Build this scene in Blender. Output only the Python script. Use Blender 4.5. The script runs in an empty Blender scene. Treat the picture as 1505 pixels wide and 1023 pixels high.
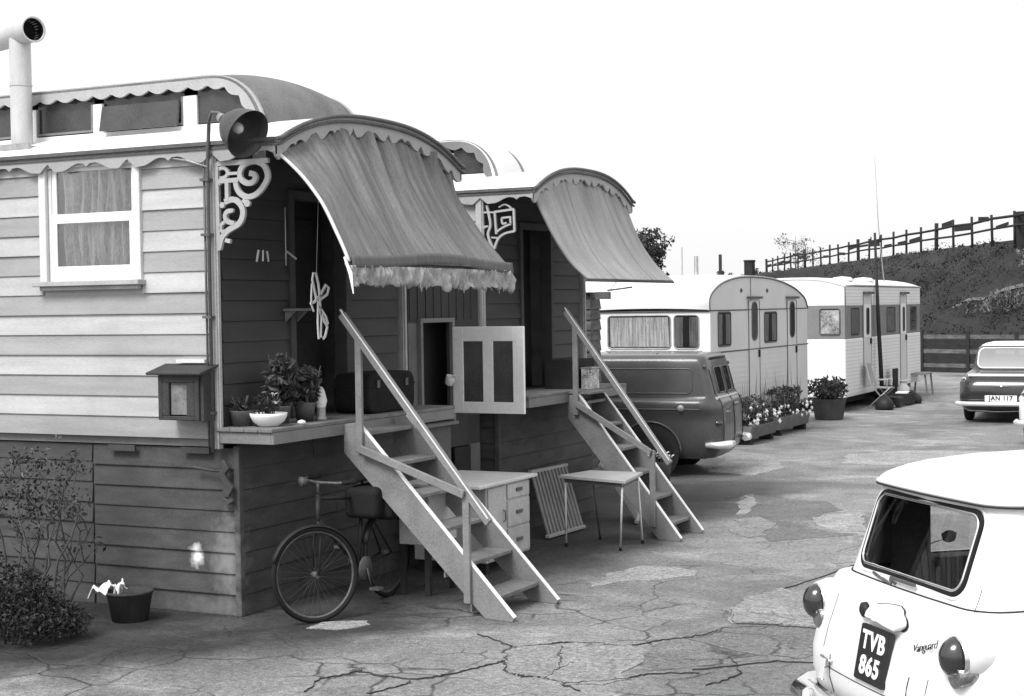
import bpy, bmesh, math, random
from mathutils import Vector, Matrix
random.seed(7)
S = bpy.context.scene
COL = S.collection
R = math.radians
PI = math.pi

# ------------------------------------------------------------------ materials
def nodes(m):
    m.use_nodes = True
    nt = m.node_tree
    for n in list(nt.nodes): nt.nodes.remove(n)
    return nt, nt.nodes, nt.links

def grey(v): return (v, v, v, 1)

def M(name, v, rough=.7, var=.18, scale=3., stretch=(1, 1, 1), bump=.15, metal=0., fine=60., spec=.35, coat=0., dirt=0., dirtv=.5, dscale=1.3):
    """grey paint/wood/stone: two noises + fine grain, optional large soft dirt blotches"""
    m = bpy.data.materials.new(name)
    nt, N, L = nodes(m)
    out = N.new('ShaderNodeOutputMaterial'); p = N.new('ShaderNodeBsdfPrincipled')
    L.new(p.outputs[0], out.inputs[0])
    p.inputs['Roughness'].default_value = rough
    p.inputs['Metallic'].default_value = metal
    p.inputs['Specular IOR Level'].default_value = spec
    if coat: p.inputs['Coat Weight'].default_value = coat
    tc = N.new('ShaderNodeTexCoord'); mp = N.new('ShaderNodeMapping')
    mp.inputs['Scale'].default_value = stretch
    L.new(tc.outputs['Object'], mp.inputs[0])
    n1 = N.new('ShaderNodeTexNoise'); n1.inputs['Scale'].default_value = scale; n1.inputs['Detail'].default_value = 6
    n2 = N.new('ShaderNodeTexNoise'); n2.inputs['Scale'].default_value = fine; n2.inputs['Detail'].default_value = 3
    L.new(mp.outputs[0], n1.inputs[0]); L.new(mp.outputs[0], n2.inputs[0])
    a = N.new('ShaderNodeMath'); a.operation = 'MULTIPLY_ADD'
    a.inputs[1].default_value = .9; L.new(n2.outputs[0], a.inputs[0]); L.new(n1.outputs[0], a.inputs[2])
    r = N.new('ShaderNodeMapRange')
    r.inputs[1].default_value = .65; r.inputs[2].default_value = 1.25
    r.inputs[3].default_value = max(0, v*(1-var)); r.inputs[4].default_value = min(.95, v*(1+var))
    L.new(a.outputs[0], r.inputs[0])
    last = r.outputs[0]
    if dirt:
        n3 = N.new('ShaderNodeTexNoise'); n3.inputs['Scale'].default_value = dscale; n3.inputs['Detail'].default_value = 8
        n3.inputs['Roughness'].default_value = .65
        L.new(tc.outputs['Object'], n3.inputs[0])
        r3 = N.new('ShaderNodeMapRange'); r3.inputs[1].default_value = .5; r3.inputs[2].default_value = .72
        r3.inputs[3].default_value = 0; r3.inputs[4].default_value = dirt
        L.new(n3.outputs[0], r3.inputs[0])
        mx = N.new('ShaderNodeMix'); mx.data_type = 'FLOAT'
        L.new(r3.outputs[0], mx.inputs[0]); L.new(last, mx.inputs[2]); mx.inputs[3].default_value = v*dirtv
        last = mx.outputs[0]
    cc = N.new('ShaderNodeCombineColor')
    for k in range(3): L.new(last, cc.inputs[k])
    L.new(cc.outputs[0], p.inputs['Base Color'])
    if bump:
        b = N.new('ShaderNodeBump'); b.inputs['Strength'].default_value = bump; b.inputs['Distance'].default_value = .01
        L.new(a.outputs[0], b.inputs['Height']); L.new(b.outputs[0], p.inputs['Normal'])
    return m

def glass(name, tint=.6, refl=.10, rough=.03):
    m = bpy.data.materials.new(name)
    nt, N, L = nodes(m)
    out = N.new('ShaderNodeOutputMaterial'); mx = N.new('ShaderNodeMixShader')
    t = N.new('ShaderNodeBsdfTransparent'); g = N.new('ShaderNodeBsdfGlossy')
    t.inputs[0].default_value = grey(tint); g.inputs['Roughness'].default_value = rough
    fr = N.new('ShaderNodeFresnel'); fr.inputs[0].default_value = 1.45
    a = N.new('ShaderNodeMath'); a.operation = 'MAXIMUM'; a.inputs[1].default_value = refl*.5
    L.new(fr.outputs[0], a.inputs[0]); L.new(a.outputs[0], mx.inputs[0])
    L.new(t.outputs[0], mx.inputs[1]); L.new(g.outputs[0], mx.inputs[2]); L.new(mx.outputs[0], out.inputs[0])
    return m

def leafmat(name, v, var=.6, trans=.25):
    m = bpy.data.materials.new(name)
    nt, N, L = nodes(m)
    out = N.new('ShaderNodeOutputMaterial'); p = N.new('ShaderNodeBsdfPrincipled')
    p.inputs['Roughness'].default_value = .55
    p.inputs['Specular IOR Level'].default_value = .3
    tc = N.new('ShaderNodeTexCoord'); n = N.new('ShaderNodeTexNoise'); n.inputs['Scale'].default_value = 9
    n.inputs['Detail'].default_value = 4
    L.new(tc.outputs['Object'], n.inputs[0])
    r = N.new('ShaderNodeMapRange'); r.inputs[1].default_value = .3; r.inputs[2].default_value = .7
    r.inputs[3].default_value = v*(1-var); r.inputs[4].default_value = v*(1+var)
    L.new(n.outputs[0], r.inputs[0]); cc = N.new('ShaderNodeCombineColor')
    for k in range(3): L.new(r.outputs[0], cc.inputs[k])
    L.new(cc.outputs[0], p.inputs['Base Color'])
    L.new(p.outputs[0], out.inputs[0])
    return m

# ------------------------------------------------------------------ mesh builder
class MB:
    def __init__(s, mp=None): s.v = []; s.f = []; s.m = []; s.sm = []; s.map = mp
    def add(s, vs, fs, m=0, smooth=False):
        b = len(s.v); s.v += [tuple(x) for x in vs]
        for f in fs: s.f.append([b+i for i in f]); s.m.append(m); s.sm.append(smooth)
        return s
    def box(s, x0, x1, y0, y1, z0, z1, m=0):
        v = [(x0,y0,z0),(x1,y0,z0),(x1,y1,z0),(x0,y1,z0),(x0,y0,z1),(x1,y0,z1),(x1,y1,z1),(x0,y1,z1)]
        return s.add(v, [(0,3,2,1),(4,5,6,7),(0,1,5,4),(1,2,6,5),(2,3,7,6),(3,0,4,7)], m)
    def beam(s, p0, p1, w, h, up=(0,0,1), m=0):
        p0 = Vector(p0); p1 = Vector(p1); d = (p1-p0).normalized(); up = Vector(up)
        sx = d.cross(up)
        if sx.length < 1e-4: sx = d.cross(Vector((1,0,0)))
        sx.normalize(); sz = sx.cross(d).normalized()
        v = []
        for p in (p0, p1):
            for a, b in ((-1,-1),(1,-1),(1,1),(-1,1)): v.append(p + sx*(a*w/2) + sz*(b*h/2))
        return s.add(v, [(0,1,2,3),(7,6,5,4),(0,4,5,1),(1,5,6,2),(2,6,7,3),(3,7,4,0)], m)
    def tube(s, pts, r, n=8, m=0, closed=False, cap=True):
        pts = [Vector(p) for p in pts]; k = len(pts)
        rr = r if isinstance(r, (list, tuple)) else [r]*k
        rings = []; prev = None
        for i, p in enumerate(pts):
            if closed: d = pts[(i+1) % k]-pts[i-1]
            else: d = pts[min(i+1, k-1)]-pts[max(i-1, 0)]
            d.normalize()
            if prev is None:
                a = Vector((0,0,1)) if abs(d.z) < .9 else Vector((1,0,0))
                u = d.cross(a).normalized()
            else:
                u = prev - d*prev.dot(d)
                u = u.normalized() if u.length > 1e-5 else d.cross(Vector((0,0,1))).normalized()
            prev = u; w = d.cross(u)
            rings.append([p + (u*math.cos(2*PI*j/n)+w*math.sin(2*PI*j/n))*rr[i] for j in range(n)])
        v = [q for g in rings for q in g]; f = []
        for i in range(k if closed else k-1):
            for j in range(n):
                a = i*n+j; b = i*n+(j+1) % n; c = ((i+1) % k)*n+(j+1) % n; d_ = ((i+1) % k)*n+j
                f.append((a, b, c, d_))
        s.add(v, f, m, True)
        if cap and not closed:
            b = len(s.v)-len(v)
            s.f.append([b+j for j in reversed(range(n))]); s.m.append(m); s.sm.append(False)
            s.f.append([b+(k-1)*n+j for j in range(n)]); s.m.append(m); s.sm.append(False)
        return s
    def prism(s, poly, ax, a, b, m=0):
        """poly 2D extruded along axis ax between a and b; 2D coords are the other two axes in order"""
        def P(u, v, w): return {'x': (w,u,v), 'y': (u,w,v), 'z': (u,v,w)}[ax]
        n = len(poly); v = [P(u,w,a) for u,w in poly]+[P(u,w,b) for u,w in poly]
        f = [tuple(range(n))[::-1], tuple(range(n, 2*n))] + [(i,(i+1) % n,(i+1) % n+n,i+n) for i in range(n)]
        return s.add(v, f, m)
    def lathe(s, prof, c, n=24, m=0, axis=(0,0,1), smooth=True, cap0=False, cap1=False):
        ax = Vector(axis).normalized(); a = Vector((1,0,0)) if abs(ax.x) < .9 else Vector((0,1,0))
        u = ax.cross(a).normalized(); w = ax.cross(u); c = Vector(c)
        v = [c+ax*h+(u*math.cos(2*PI*j/n)+w*math.sin(2*PI*j/n))*r for r, h in prof for j in range(n)]
        f = [(i*n+j, i*n+(j+1) % n, (i+1)*n+(j+1) % n, (i+1)*n+j) for i in range(len(prof)-1) for j in range(n)]
        if cap0: f.append(tuple(range(n))[::-1])
        if cap1: f.append(tuple((len(prof)-1)*n+j for j in range(n)))
        return s.add(v, f, m, smooth)
    def grid(s, fn, nu, nv, m=0, smooth=True, th=0., closed_u=False):
        """surface fn(u,v)->point; th gives it a back side offset along approx normals"""
        P = [[Vector(fn(i/nu, j/nv)) for j in range(nv+1)] for i in range(nu+1)]
        def quads(b): return [(b+i*(nv+1)+j, b+(i+1)*(nv+1)+j, b+(i+1)*(nv+1)+j+1, b+i*(nv+1)+j+1) for i in range(nu) for j in range(nv)]
        flat = [p for r in P for p in r]
        s.add(flat, quads(0), m, smooth)
        if th:
            nn = []
            for i in range(nu+1):
                for j in range(nv+1):
                    a = P[min(i+1,nu)][j]-P[max(i-1,0)][j]; b = P[i][min(j+1,nv)]-P[i][max(j-1,0)]
                    q = a.cross(b); nn.append(q.normalized() if q.length > 1e-9 else Vector((0,0,1)))
            b0 = len(s.v)-len(flat)
            back = [p-q*th for p, q in zip(flat, nn)]
            s.add(back, [tuple(reversed(f)) for f in quads(0)], m, smooth)
            b1 = b0+len(flat); W = nv+1; edge = []
            edge += [(i*W, (i+1)*W) for i in range(nu)] + [((i+1)*W+nv, i*W+nv) for i in range(nu)]
            edge += [(j+1, j) for j in range(nv)] + [(nu*W+j, nu*W+j+1) for j in range(nv)]
            for a, c in edge: s.f.append([b0+a, b1+a, b1+c, b0+c]); s.m.append(m); s.sm.append(False)
        return s
    def ribbon(s, pts, w, ax, a, b, m=0):
        """flat stroke of width w drawn in the plane normal to ax, thickness a..b"""
        n = len(pts); W = w if isinstance(w, (list, tuple)) else [w]*n; Lf = []; Rt = []
        for i, p in enumerate(pts):
            q0 = pts[max(i-1,0)]; q1 = pts[min(i+1,n-1)]
            dx, dy = q1[0]-q0[0], q1[1]-q0[1]; l = math.hypot(dx, dy) or 1
            nx, ny = -dy/l*W[i]/2, dx/l*W[i]/2
            Lf.append((p[0]+nx, p[1]+ny)); Rt.append((p[0]-nx, p[1]-ny))
        def P(u, v, k): return {'x': (k,u,v), 'y': (u,k,v), 'z': (u,v,k)}[ax]
        v = []
        for i in range(n): v += [P(*Lf[i],a), P(*Rt[i],a), P(*Rt[i],b), P(*Lf[i],b)]
        f = [(0,1,2,3), tuple(4*(n-1)+k for k in (3,2,1,0))]
        for i in range(n-1):
            for k in range(4): f.append((4*i+k, 4*i+4+k, 4*i+4+(k+1) % 4, 4*i+(k+1) % 4))
        return s.add(v, f, m)
    def build(s, name, mats, parent=None, bevel=0., seg=1, world=True, fix=True):
        me = bpy.data.meshes.new(name)
        v = [s.map(p) for p in s.v] if s.map else s.v
        if parent is not None and world:
            o = world_loc(parent); v = [(p[0]-o[0], p[1]-o[1], p[2]-o[2]) for p in v]
        me.from_pydata(v, [], s.f)
        mats = mats if isinstance(mats, (list, tuple)) else [mats]
        for m in mats: me.materials.append(m)
        for i, p in enumerate(me.polygons): p.material_index = min(s.m[i], len(mats)-1); p.use_smooth = s.sm[i]
        if fix:
            bm = bmesh.new(); bm.from_mesh(me); bmesh.ops.recalc_face_normals(bm, faces=bm.faces); bm.to_mesh(me); bm.free()
        o = bpy.data.objects.new(name, me); COL.objects.link(o)
        if parent is not None: o.parent = parent
        if bevel:
            b = o.modifiers.new('bevel', 'BEVEL'); b.width = bevel; b.segments = seg; b.limit_method = 'ANGLE'; b.angle_limit = R(40)
        return o

def world_loc(o):
    l = Vector((0,0,0))
    while o is not None: l += Vector(o.location); o = o.parent
    return l

def tag(o, label=None, cat=None, group=None, kind=None):
    if label: o['label'] = label
    if cat: o['category'] = cat
    if group: o['group'] = group
    if kind: o['kind'] = kind
    return o

def thing(name, label, cat, loc=(0,0,0), rz=0., group=None):
    o = bpy.data.objects.new(name, None); COL.objects.link(o); o.empty_display_size = .2
    o.location = loc; o.rotation_euler = (0,0,rz)
    return tag(o, label, cat, group)

def text_mesh(name, txt, size, mat, parent, matrix, extrude=.002, shear=0., space=1., offset=0., sx=1., kind=None):
    cu = bpy.data.curves.new(name, 'FONT'); cu.body = txt; cu.size = size; cu.extrude = extrude
    cu.align_x = 'CENTER'; cu.align_y = 'CENTER'; cu.shear = shear; cu.space_character = space; cu.offset = offset
    t = bpy.data.objects.new('tmp', cu); COL.objects.link(t)
    dg = bpy.context.evaluated_depsgraph_get(); me = bpy.data.meshes.new_from_object(t.evaluated_get(dg))
    bpy.data.objects.remove(t)
    me.transform(matrix @ Matrix.Diagonal((sx,1,1,1)))
    me.materials.clear(); me.materials.append(mat)
    o = bpy.data.objects.new(name, me); COL.objects.link(o); o.parent = parent
    return o

def leaves(mb, c, rad, n, size, m=0, flat=.0, rnd=random, shell=.35, nm=1):
    """leaf-sized folded faces scattered through an ellipsoid volume"""
    for _ in range(n):
        while 1:
            p = Vector([rnd.uniform(-1,1) for _ in range(3)])
            if p.length <= 1 and p.length > shell*rnd.random(): break
        q = Vector((c[0]+p.x*rad[0], c[1]+p.y*rad[1], c[2]+p.z*rad[2]))
        a = Vector([rnd.gauss(0,1) for _ in range(3)]).normalized()
        b = a.cross(Vector([rnd.gauss(0,1) for _ in range(3)])).normalized(); k = a.cross(b)
        l = size*rnd.uniform(.6,1.4); w = l*rnd.uniform(.35,.55)
        v = [q-a*l/2, q+b*w/2+k*w*.15, q+a*l/2, q-b*w/2+k*w*.15]
        mb.add(v, [(0,1,2),(0,2,3)], m+rnd.randrange(nm))

# shared materials ---------------------------------------------------------
m_white = M('white_paint', .80, .5, .06, 2.5, dirt=.35, dirtv=.72, bump=.08)
m_cream = M('cream_paint', .66, .55, .10, 3, stretch=(1,1,1), dirt=.4, dirtv=.75)
m_boardL = M('board_paint_light', .47, .6, .2, 2.2, stretch=(.5,.5,5), dirt=.7, dirtv=.72, bump=.3)
m_boardD = M('board_paint_grey', .335, .6, .2, 2.2, stretch=(.5,.5,5), dirt=.6, dirtv=.75, bump=.3)
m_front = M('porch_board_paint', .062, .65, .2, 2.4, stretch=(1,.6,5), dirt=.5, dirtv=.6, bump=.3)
m_dark = M('dark_timber', .03, .8, .3, 4, bump=.2, spec=.15)
m_trim = M('grey_trim_paint', .19, .6, .2, 5, dirt=.5, dirtv=.6)
m_post = M('post_paint', .42, .6, .2, 5, dirt=.4, dirtv=.7)
m_gutter = M('gutter_iron', .10, .5, .3, 8)
m_step = M('step_timber', .22, .7, .25, 5, stretch=(1,1,1), dirt=.5, dirtv=.6, bump=.3)
m_stepedge = M('step_white_edge', .78, .55, .08, 5)
m_tread = M('tread_worn_timber', .17, .75, .3, 7, dirt=.6, dirtv=.55, bump=.35)
m_iron = M('black_iron', .022, .5, .3, 10, spec=.2)
m_rust = M('dull_galvanised', .33, .45, .3, 10, metal=.3, dirt=.4)
m_zinc = M('zinc_pipe', .55, .5, .12, 6, stretch=(2,2,.5), metal=.15, dirt=.4, dirtv=.6)
m_canvas1 = M('weathered_canvas', .185, .9, .5, 3.0, stretch=(.5,6,.5), dirt=.6, dirtv=.6, bump=.4)
m_canvas2 = M('pale_canvas', .30, .9, .3, 2.5, stretch=(.6,3,.6), dirt=.4, dirtv=.75, bump=.3)
m_fringe = M('fringe_canvas', .36, .95, .4, 9, stretch=(1,3,1), dirt=.7, dirtv=.45, dscale=8, bump=.5)
m_hem = M('dark_hem', .13, .9, .25, 6, stretch=(1,5,1))
m_curtain = M('net_curtain', .62, .9, .62, 4, stretch=(7,1,.35))  # vertical streaks paint the shading of the folds into the cloth
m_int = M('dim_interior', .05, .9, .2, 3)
m_rubber = M('black_rubber', .018, .75, .2, 12, spec=.12)
m_chrome = M('chrome', .80, .15, .04, 6, metal=1., bump=0)
m_glass = glass('window_glass', .95, .04)
m_fascia = M('fascia_paint', .36, .6, .15, 3, dirt=.4, dirtv=.7)
m_leaf = leafmat('dark_leaf', .032)
m_leafm = leafmat('mid_leaf', .06)
m_leafl = leafmat('pale_leaf', .15)
m_fret = M('fretwork_paint', .40, .6, .12, 6)
m_petal = M('white_petal', .85, .6, .06, 20)
m_stem = M('woody_stem', .07, .8, .3, 12)
m_pot = M('clay_pot', .13, .8, .25, 8, dirt=.5)
m_soil = M('soil', .03, .95, .4, 20)
# ================================================================== GROUND
def ground_mat(name, v, seed=0., crack=1., lo=.62, hi=1.35, wagon_shade=False):
    m = bpy.data.materials.new(name); nt, N, L = nodes(m)
    out = N.new('ShaderNodeOutputMaterial'); p = N.new('ShaderNodeBsdfPrincipled'); L.new(p.outputs[0], out.inputs[0])
    p.inputs['Specular IOR Level'].default_value = .35
    tc = N.new('ShaderNodeTexCoord'); mp = N.new('ShaderNodeMapping'); mp.inputs['Location'].default_value = (seed, seed*.7, 0)
    L.new(tc.outputs['Object'], mp.inputs[0])
    def noise(s, d=8, r=.6, dist=0.):
        n = N.new('ShaderNodeTexNoise'); n.inputs['Scale'].default_value = s; n.inputs['Detail'].default_value = d
        n.inputs['Roughness'].default_value = r; n.inputs['Distortion'].default_value = dist; L.new(mp.outputs[0], n.inputs[0]); return n.outputs[0]
    def mr(x, a, b, c, d, clamp=True):
        r = N.new('ShaderNodeMapRange'); r.clamp = clamp
        for i, q in enumerate((a,b,c,d)): r.inputs[i+1].default_value = q
        L.new(x, r.inputs[0]); return r.outputs[0]
    def mul(a, b):
        q = N.new('ShaderNodeMath'); q.operation = 'MULTIPLY'; L.new(a, q.inputs[0])
        if isinstance(b, float): q.inputs[1].default_value = b
        else: L.new(b, q.inputs[1])
        return q.outputs[0]
    big = noise(.45, 9, .62, .6); mid = noise(2.3, 9, .65, .3); fine = noise(24, 6, .75); grit = noise(75, 3, .8)
    wet = mr(big, .40, .52, lo, 1.0)               # damp / dry areas with a fairly sharp edge
    dry = mr(noise(.9, 7, .55, 1.2), .56, .62, 1.0, hi)
    a = mul(mul(wet, dry), mr(mid, .3, .7, .78, 1.2)); a = mul(a, mr(fine, .35, .65, .6, 1.4)); a = mul(a, mr(grit, .35, .65, .5, 1.5))
    a = mul(a, v)
    if wagon_shade:                                       # wagons' shade painted into the ground colour, with a ragged border
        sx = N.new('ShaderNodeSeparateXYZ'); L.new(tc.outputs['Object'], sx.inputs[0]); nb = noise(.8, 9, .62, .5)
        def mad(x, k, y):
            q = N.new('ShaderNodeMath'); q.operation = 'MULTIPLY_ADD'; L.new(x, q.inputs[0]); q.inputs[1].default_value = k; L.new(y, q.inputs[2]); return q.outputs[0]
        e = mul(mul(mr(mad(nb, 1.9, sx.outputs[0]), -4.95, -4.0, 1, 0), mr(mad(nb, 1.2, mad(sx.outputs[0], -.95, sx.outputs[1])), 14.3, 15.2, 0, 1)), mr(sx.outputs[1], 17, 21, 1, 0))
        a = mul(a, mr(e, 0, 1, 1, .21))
    # cracks : voronoi edges, warped, only in some areas
    wp = N.new('ShaderNodeMix'); wp.data_type = 'VECTOR'; wp.inputs[0].default_value = .22
    nn = N.new('ShaderNodeTexNoise'); nn.inputs['Scale'].default_value = 2.2; nn.inputs['Detail'].default_value = 9; L.new(mp.outputs[0], nn.inputs[0])
    L.new(mp.outputs[0], wp.inputs[4]); L.new(nn.outputs[1], wp.inputs[5])
    cr = []
    for sc, wdt in ((.75, .007), (2.6, .011)):
        vo = N.new('ShaderNodeTexVoronoi'); vo.feature = 'DISTANCE_TO_EDGE'; vo.inputs['Scale'].default_value = sc
        L.new(wp.outputs[1], vo.inputs[0]); cr.append(mr(vo.outputs[0], 0, wdt*sc*1.1, 1, 0))
    area = mr(noise(.55, 4, .5, .4), .50, .60, 0, 1); area2 = mr(noise(.8, 4, .5), .47, .56, 0, .9)
    c1 = mul(cr[0], area); c2 = mul(cr[1], area2)
    cm = N.new('ShaderNodeMath'); cm.operation = 'MAXIMUM'; L.new(c1, cm.inputs[0]); L.new(c2, cm.inputs[1])
    cm = mul(cm.outputs[0], float(crack)); sp = N.new('ShaderNodeSeparateXYZ'); L.new(tc.outputs['Object'], sp.inputs[0]); cm = mul(cm, mr(sp.outputs[1], 10.5, 16, 1., .2))
    mx = N.new('ShaderNodeMix'); mx.data_type = 'FLOAT'; L.new(cm, mx.inputs[0]); L.new(a, mx.inputs[2]); mx.inputs[3].default_value = .035
    cc = N.new('ShaderNodeCombineColor')
    for k in range(3): L.new(mx.outputs[0], cc.inputs[k])
    L.new(cc.outputs[0], p.inputs['Base Color'])
    L.new(mr(big, .36, .52, .55, .9), p.inputs['Roughness'])
    h = N.new('ShaderNodeMath'); h.operation = 'MULTIPLY_ADD'; L.new(fine, h.inputs[0]); h.inputs[1].default_value = .6; L.new(mul(mid, 1.2), h.inputs[2])
    h2 = N.new('ShaderNodeMath'); h2.operation = 'SUBTRACT'; L.new(h.outputs[0], h2.inputs[0]); L.new(mul(cm, 1.5), h2.inputs[1])
    b = N.new('ShaderNodeBump'); b.inputs['Strength'].default_value = .55; b.inputs['Distance'].default_value = .02
    L.new(h2.outputs[0], b.inputs['Height']); L.new(b.outputs[0], p.inputs['Normal'])
    return m

m_ground = ground_mat('old_asphalt', .225, wagon_shade=True)
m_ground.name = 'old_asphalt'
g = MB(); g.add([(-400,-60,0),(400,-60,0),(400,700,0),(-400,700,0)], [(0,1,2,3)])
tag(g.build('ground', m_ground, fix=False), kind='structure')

from mathutils import noise as mnoise
def rag(poly, amp=.035, sub=10):
    """roughen a patch outline so that its edge reads as broken asphalt"""
    rnd = random.Random(int(abs(poly[0][0]*1000))); out = []; n = len(poly)
    for i in range(n):
        a = poly[i]; b = poly[(i+1) % n]; k = max(2, int(math.dist(a, b)*sub))
        for j in range(k):
            t = j/k
            x, y = a[0]+(b[0]-a[0])*t, a[1]+(b[1]-a[1])*t; w = Vector((x*2.2, y*2.2, amp*50))
            n1 = mnoise.noise_vector(w); n2 = mnoise.noise_vector(w*4.1)
            out.append((x+n1.x*amp*8+n2.x*amp*3+rnd.gauss(0, amp*.3), y+n1.y*amp*8+n2.y*amp*3+rnd.gauss(0, amp*.3)))
    return out
m_pA = ground_mat('patch_dry', .24, 11, .6, .85, 1.15)
m_pB = ground_mat('patch_damp', .155, 23, 1., .8, 1.2)
m_pC = ground_mat('patch_pale', .285, 37, .3, .9, 1.2)
patches = [
 (m_pA, .007, [(-4.475,8.694),(-4.585,9.041),(-4.415,9.319),(-4.148,9.461),(-3.972,9.445),(-3.794,9.26),(-3.602,8.701),(-3.662,8.478),(-3.842,8.352),(-4.058,8.406),(-4.301,8.402)]),
 (m_pB, .003, [(-3.844,9.327),(-3.735,9.92),(-3.602,10.269),(-3.51,10.409),(-3.232,10.473),(-2.9,10.437),(-2.6,9.935),(-2.7,9.624),(-3.172,9.398),(-3.32,9.051),(-3.659,8.987)]),
 (m_pA, .009, [(-3.685,10.868),(-3.772,11.661),(-3.571,11.869),(-3.1,11.522),(-2.75,10.5),(-3.232,10.473),(-3.533,10.419)]),
 (m_pB, .004, [(-5.631,17.239),(-5.662,17.644),(-4.713,17.173),(-4.396,16.542),(-4.489,15.927),(-4.37,15.321),(-3.837,14.958),(-4.17,14.412),(-4.481,14.2),(-4.804,15.37),(-5.115,15.471)]),
 (m_pA, .008, [(-5.168,15.451),(-5.02,15.729),(-4.775,15.274),(-4.535,14.46),(-4.678,14.31),(-5.025,14.765)]),
 (m_pC, .008, [(-4.402,15.415),(-4.413,16.183),(-4.133,16.403),(-3.7,15.125),(-4.022,15.045)]),
 (m_pC, .010, [(-5.606,16.719),(-5.695,17.436),(-5.588,17.309),(-5.193,15.894),(-5.288,15.859)]),
 (m_pC, .005, [(-5.108,11.512),(-5.103,12.073),(-4.955,12.384),(-4.537,12.328),(-4.376,12.149),(-4.682,11.819),(-4.878,11.537),(-4.949,11.312)]),
 (m_pC, .006, [(-5.893,22.697),(-5.132,23.619),(-3.958,23.763),(-4.075,22.234),(-5.01,21.335),(-5.581,21.34)]),
 (m_pC, .006, [(-7.0,19.75),(-7.4,21.6),(-7.2,22.4),(-6.742,22.0),(-6.2,20.473),(-6.3,19.5)]),
 (m_pC, .006, [(-6.206,9.096),(-6.226,9.3),(-5.991,9.519),(-5.891,9.405),(-5.991,9.16)]),
]
for m_, z_, poly in patches:
    b = MB(); b.prism(rag(poly, .012 if len(poly) < 7 else .022, 16), 'z', -.02, z_)
    tag(b.build('asphalt_patch', m_, fix=True), kind='structure')

# one long open crack with a lip, running across the near yard
def crackline(pts, w):
    rnd = random.Random(5); b = MB(); P = []
    for i in range(len(pts)-1):
        for j in range(9):
            t = j/9; P.append((pts[i][0]+(pts[i+1][0]-pts[i][0])*t+rnd.gauss(0,.009), pts[i][1]+(pts[i+1][1]-pts[i][1])*t+rnd.gauss(0,.009)))
    b.ribbon(P, [w*.38*abs(rnd.gauss(.6,.5)) for _ in P], 'z', -.01, .0098); return b
m_crack = M('crack_grit', .05, .95, .4, 30)
for pts, w in (([(-5.053, 8.107), (-4.771, 8.08), (-4.627, 8.288), (-4.531, 8.599), (-4.48, 8.76), (-4.612, 8.996), (-4.597, 9.103)], .028),
               ([(-5.012, 9.405), (-4.769, 9.237), (-4.597, 9.103), (-4.476, 9.256), (-4.375, 9.382), (-4.133, 9.452), (-3.962, 9.421)], .018),
               ([(-4.49, 8.757), (-4.328, 8.46), (-4.204, 8.425), (-4.064, 8.442), (-3.895, 8.345), (-3.774, 8.438), (-3.599, 8.598), (-3.54, 8.752), (-3.2, 8.95)], .026),
               ([(-4.047, 8.406), (-4.08, 8.699), (-4.244, 9.053), (-4.342, 9.312)], .018), ([(-4.08, 8.699), (-4.061, 8.891)], .012), ([(-4.841, 7.694), (-4.766, 7.889), (-4.759, 8.059)], .014),
               ([(-3.904, 9.496), (-3.786, 9.702), (-3.587, 9.946), (-3.546, 10.183)], .016), ([(-5.201, 7.579), (-5.306, 7.868), (-5.186, 8.139), (-5.053, 8.107)], .013), ([(-3.895, 8.345), (-3.716, 8.218)], .014),
               ([(-3.69,10.87),(-3.53,10.41),(-3.23,10.46),(-2.8,10.44)], .020), ([(-3.58,11.85),(-3.3,13.4),(-2.9,15.0)], .012), ([(-3.3,9.0),(-2.9,9.4),(-2.5,9.5)], .014), ([(-3.2,9.4),(-3.0,9.0),(-3.1,8.6)], .012)):
    tag(crackline(pts, w).build('asphalt_crack', m_crack), kind='structure')

# ================================================================== WAGONS
def interp(tab, t):
    for (a, x), (b, y) in zip(tab, tab[1:]):
        if t <= b:
            k = (t-a)/(b-a); k = k*k*(3-2*k); return x+(y-x)*k
    return tab[-1][1]
SC = [(0,.04), (.02,.07), (.11,.116), (.18,.112), (.40,.058), (.46,.062), (.5,.085), (.54,.062), (.60,.058), (.82,.112), (.89,.116), (.98,.07), (1,.04)]
def scal(s, period, amp=1.): return interp(SC, (s/period) % 1.)*amp

YC = 10.55
def arch(y):                               # main roof cross-section
    t = abs((y-YC)/1.37); return 3.42+.275*(1-min(1,t)**2.6)

def boards(b, ax, a0, a1, plane, out, z0, z1, pitch=.155, hole=None, tone=True, m0=0, phase=0, rnd=random):
    """lap boards: ax is the axis they run along; 'out' is the outward sign on the other axis"""
    k = 0; z = z0
    while z < z1-.01:
        zt = min(z+pitch, z1); segs = [(a0, a1)]
        if hole and zt > hole[2]+.001 and z < hole[3]-.001:
            segs = [(a0, hole[0]), (hole[1], a1)]
        j = rnd.uniform(-.0025,.0025)
        cut = []
        for s0, s1 in segs:                       # odd butt joints between boards
            if s1-s0 > 2.2 and k % 3 == 1: c_ = s0+(s1-s0)*rnd.uniform(.3,.9); cut += [(s0, c_-.0015), (c_+.0015, s1)]
            else: cut.append((s0, s1))
        for s0, s1 in cut:
            if s1-s0 < .01: continue
            j = rnd.uniform(-.004,.004)
            poly = [(plane, z), (plane+out*(.022+j), z+.002), (plane+out*(.022+j), z+.010), (plane+out*.008, zt-.002), (plane, zt-.002)]
            mi = ((k+phase) % 2) if tone else 0
            if ax == 'x': b.prism(poly, 'x', s0, s1, m0+mi)
            else: b.prism(poly, 'y', s0, s1, m0+mi)
        z = zt; k += 1

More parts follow.
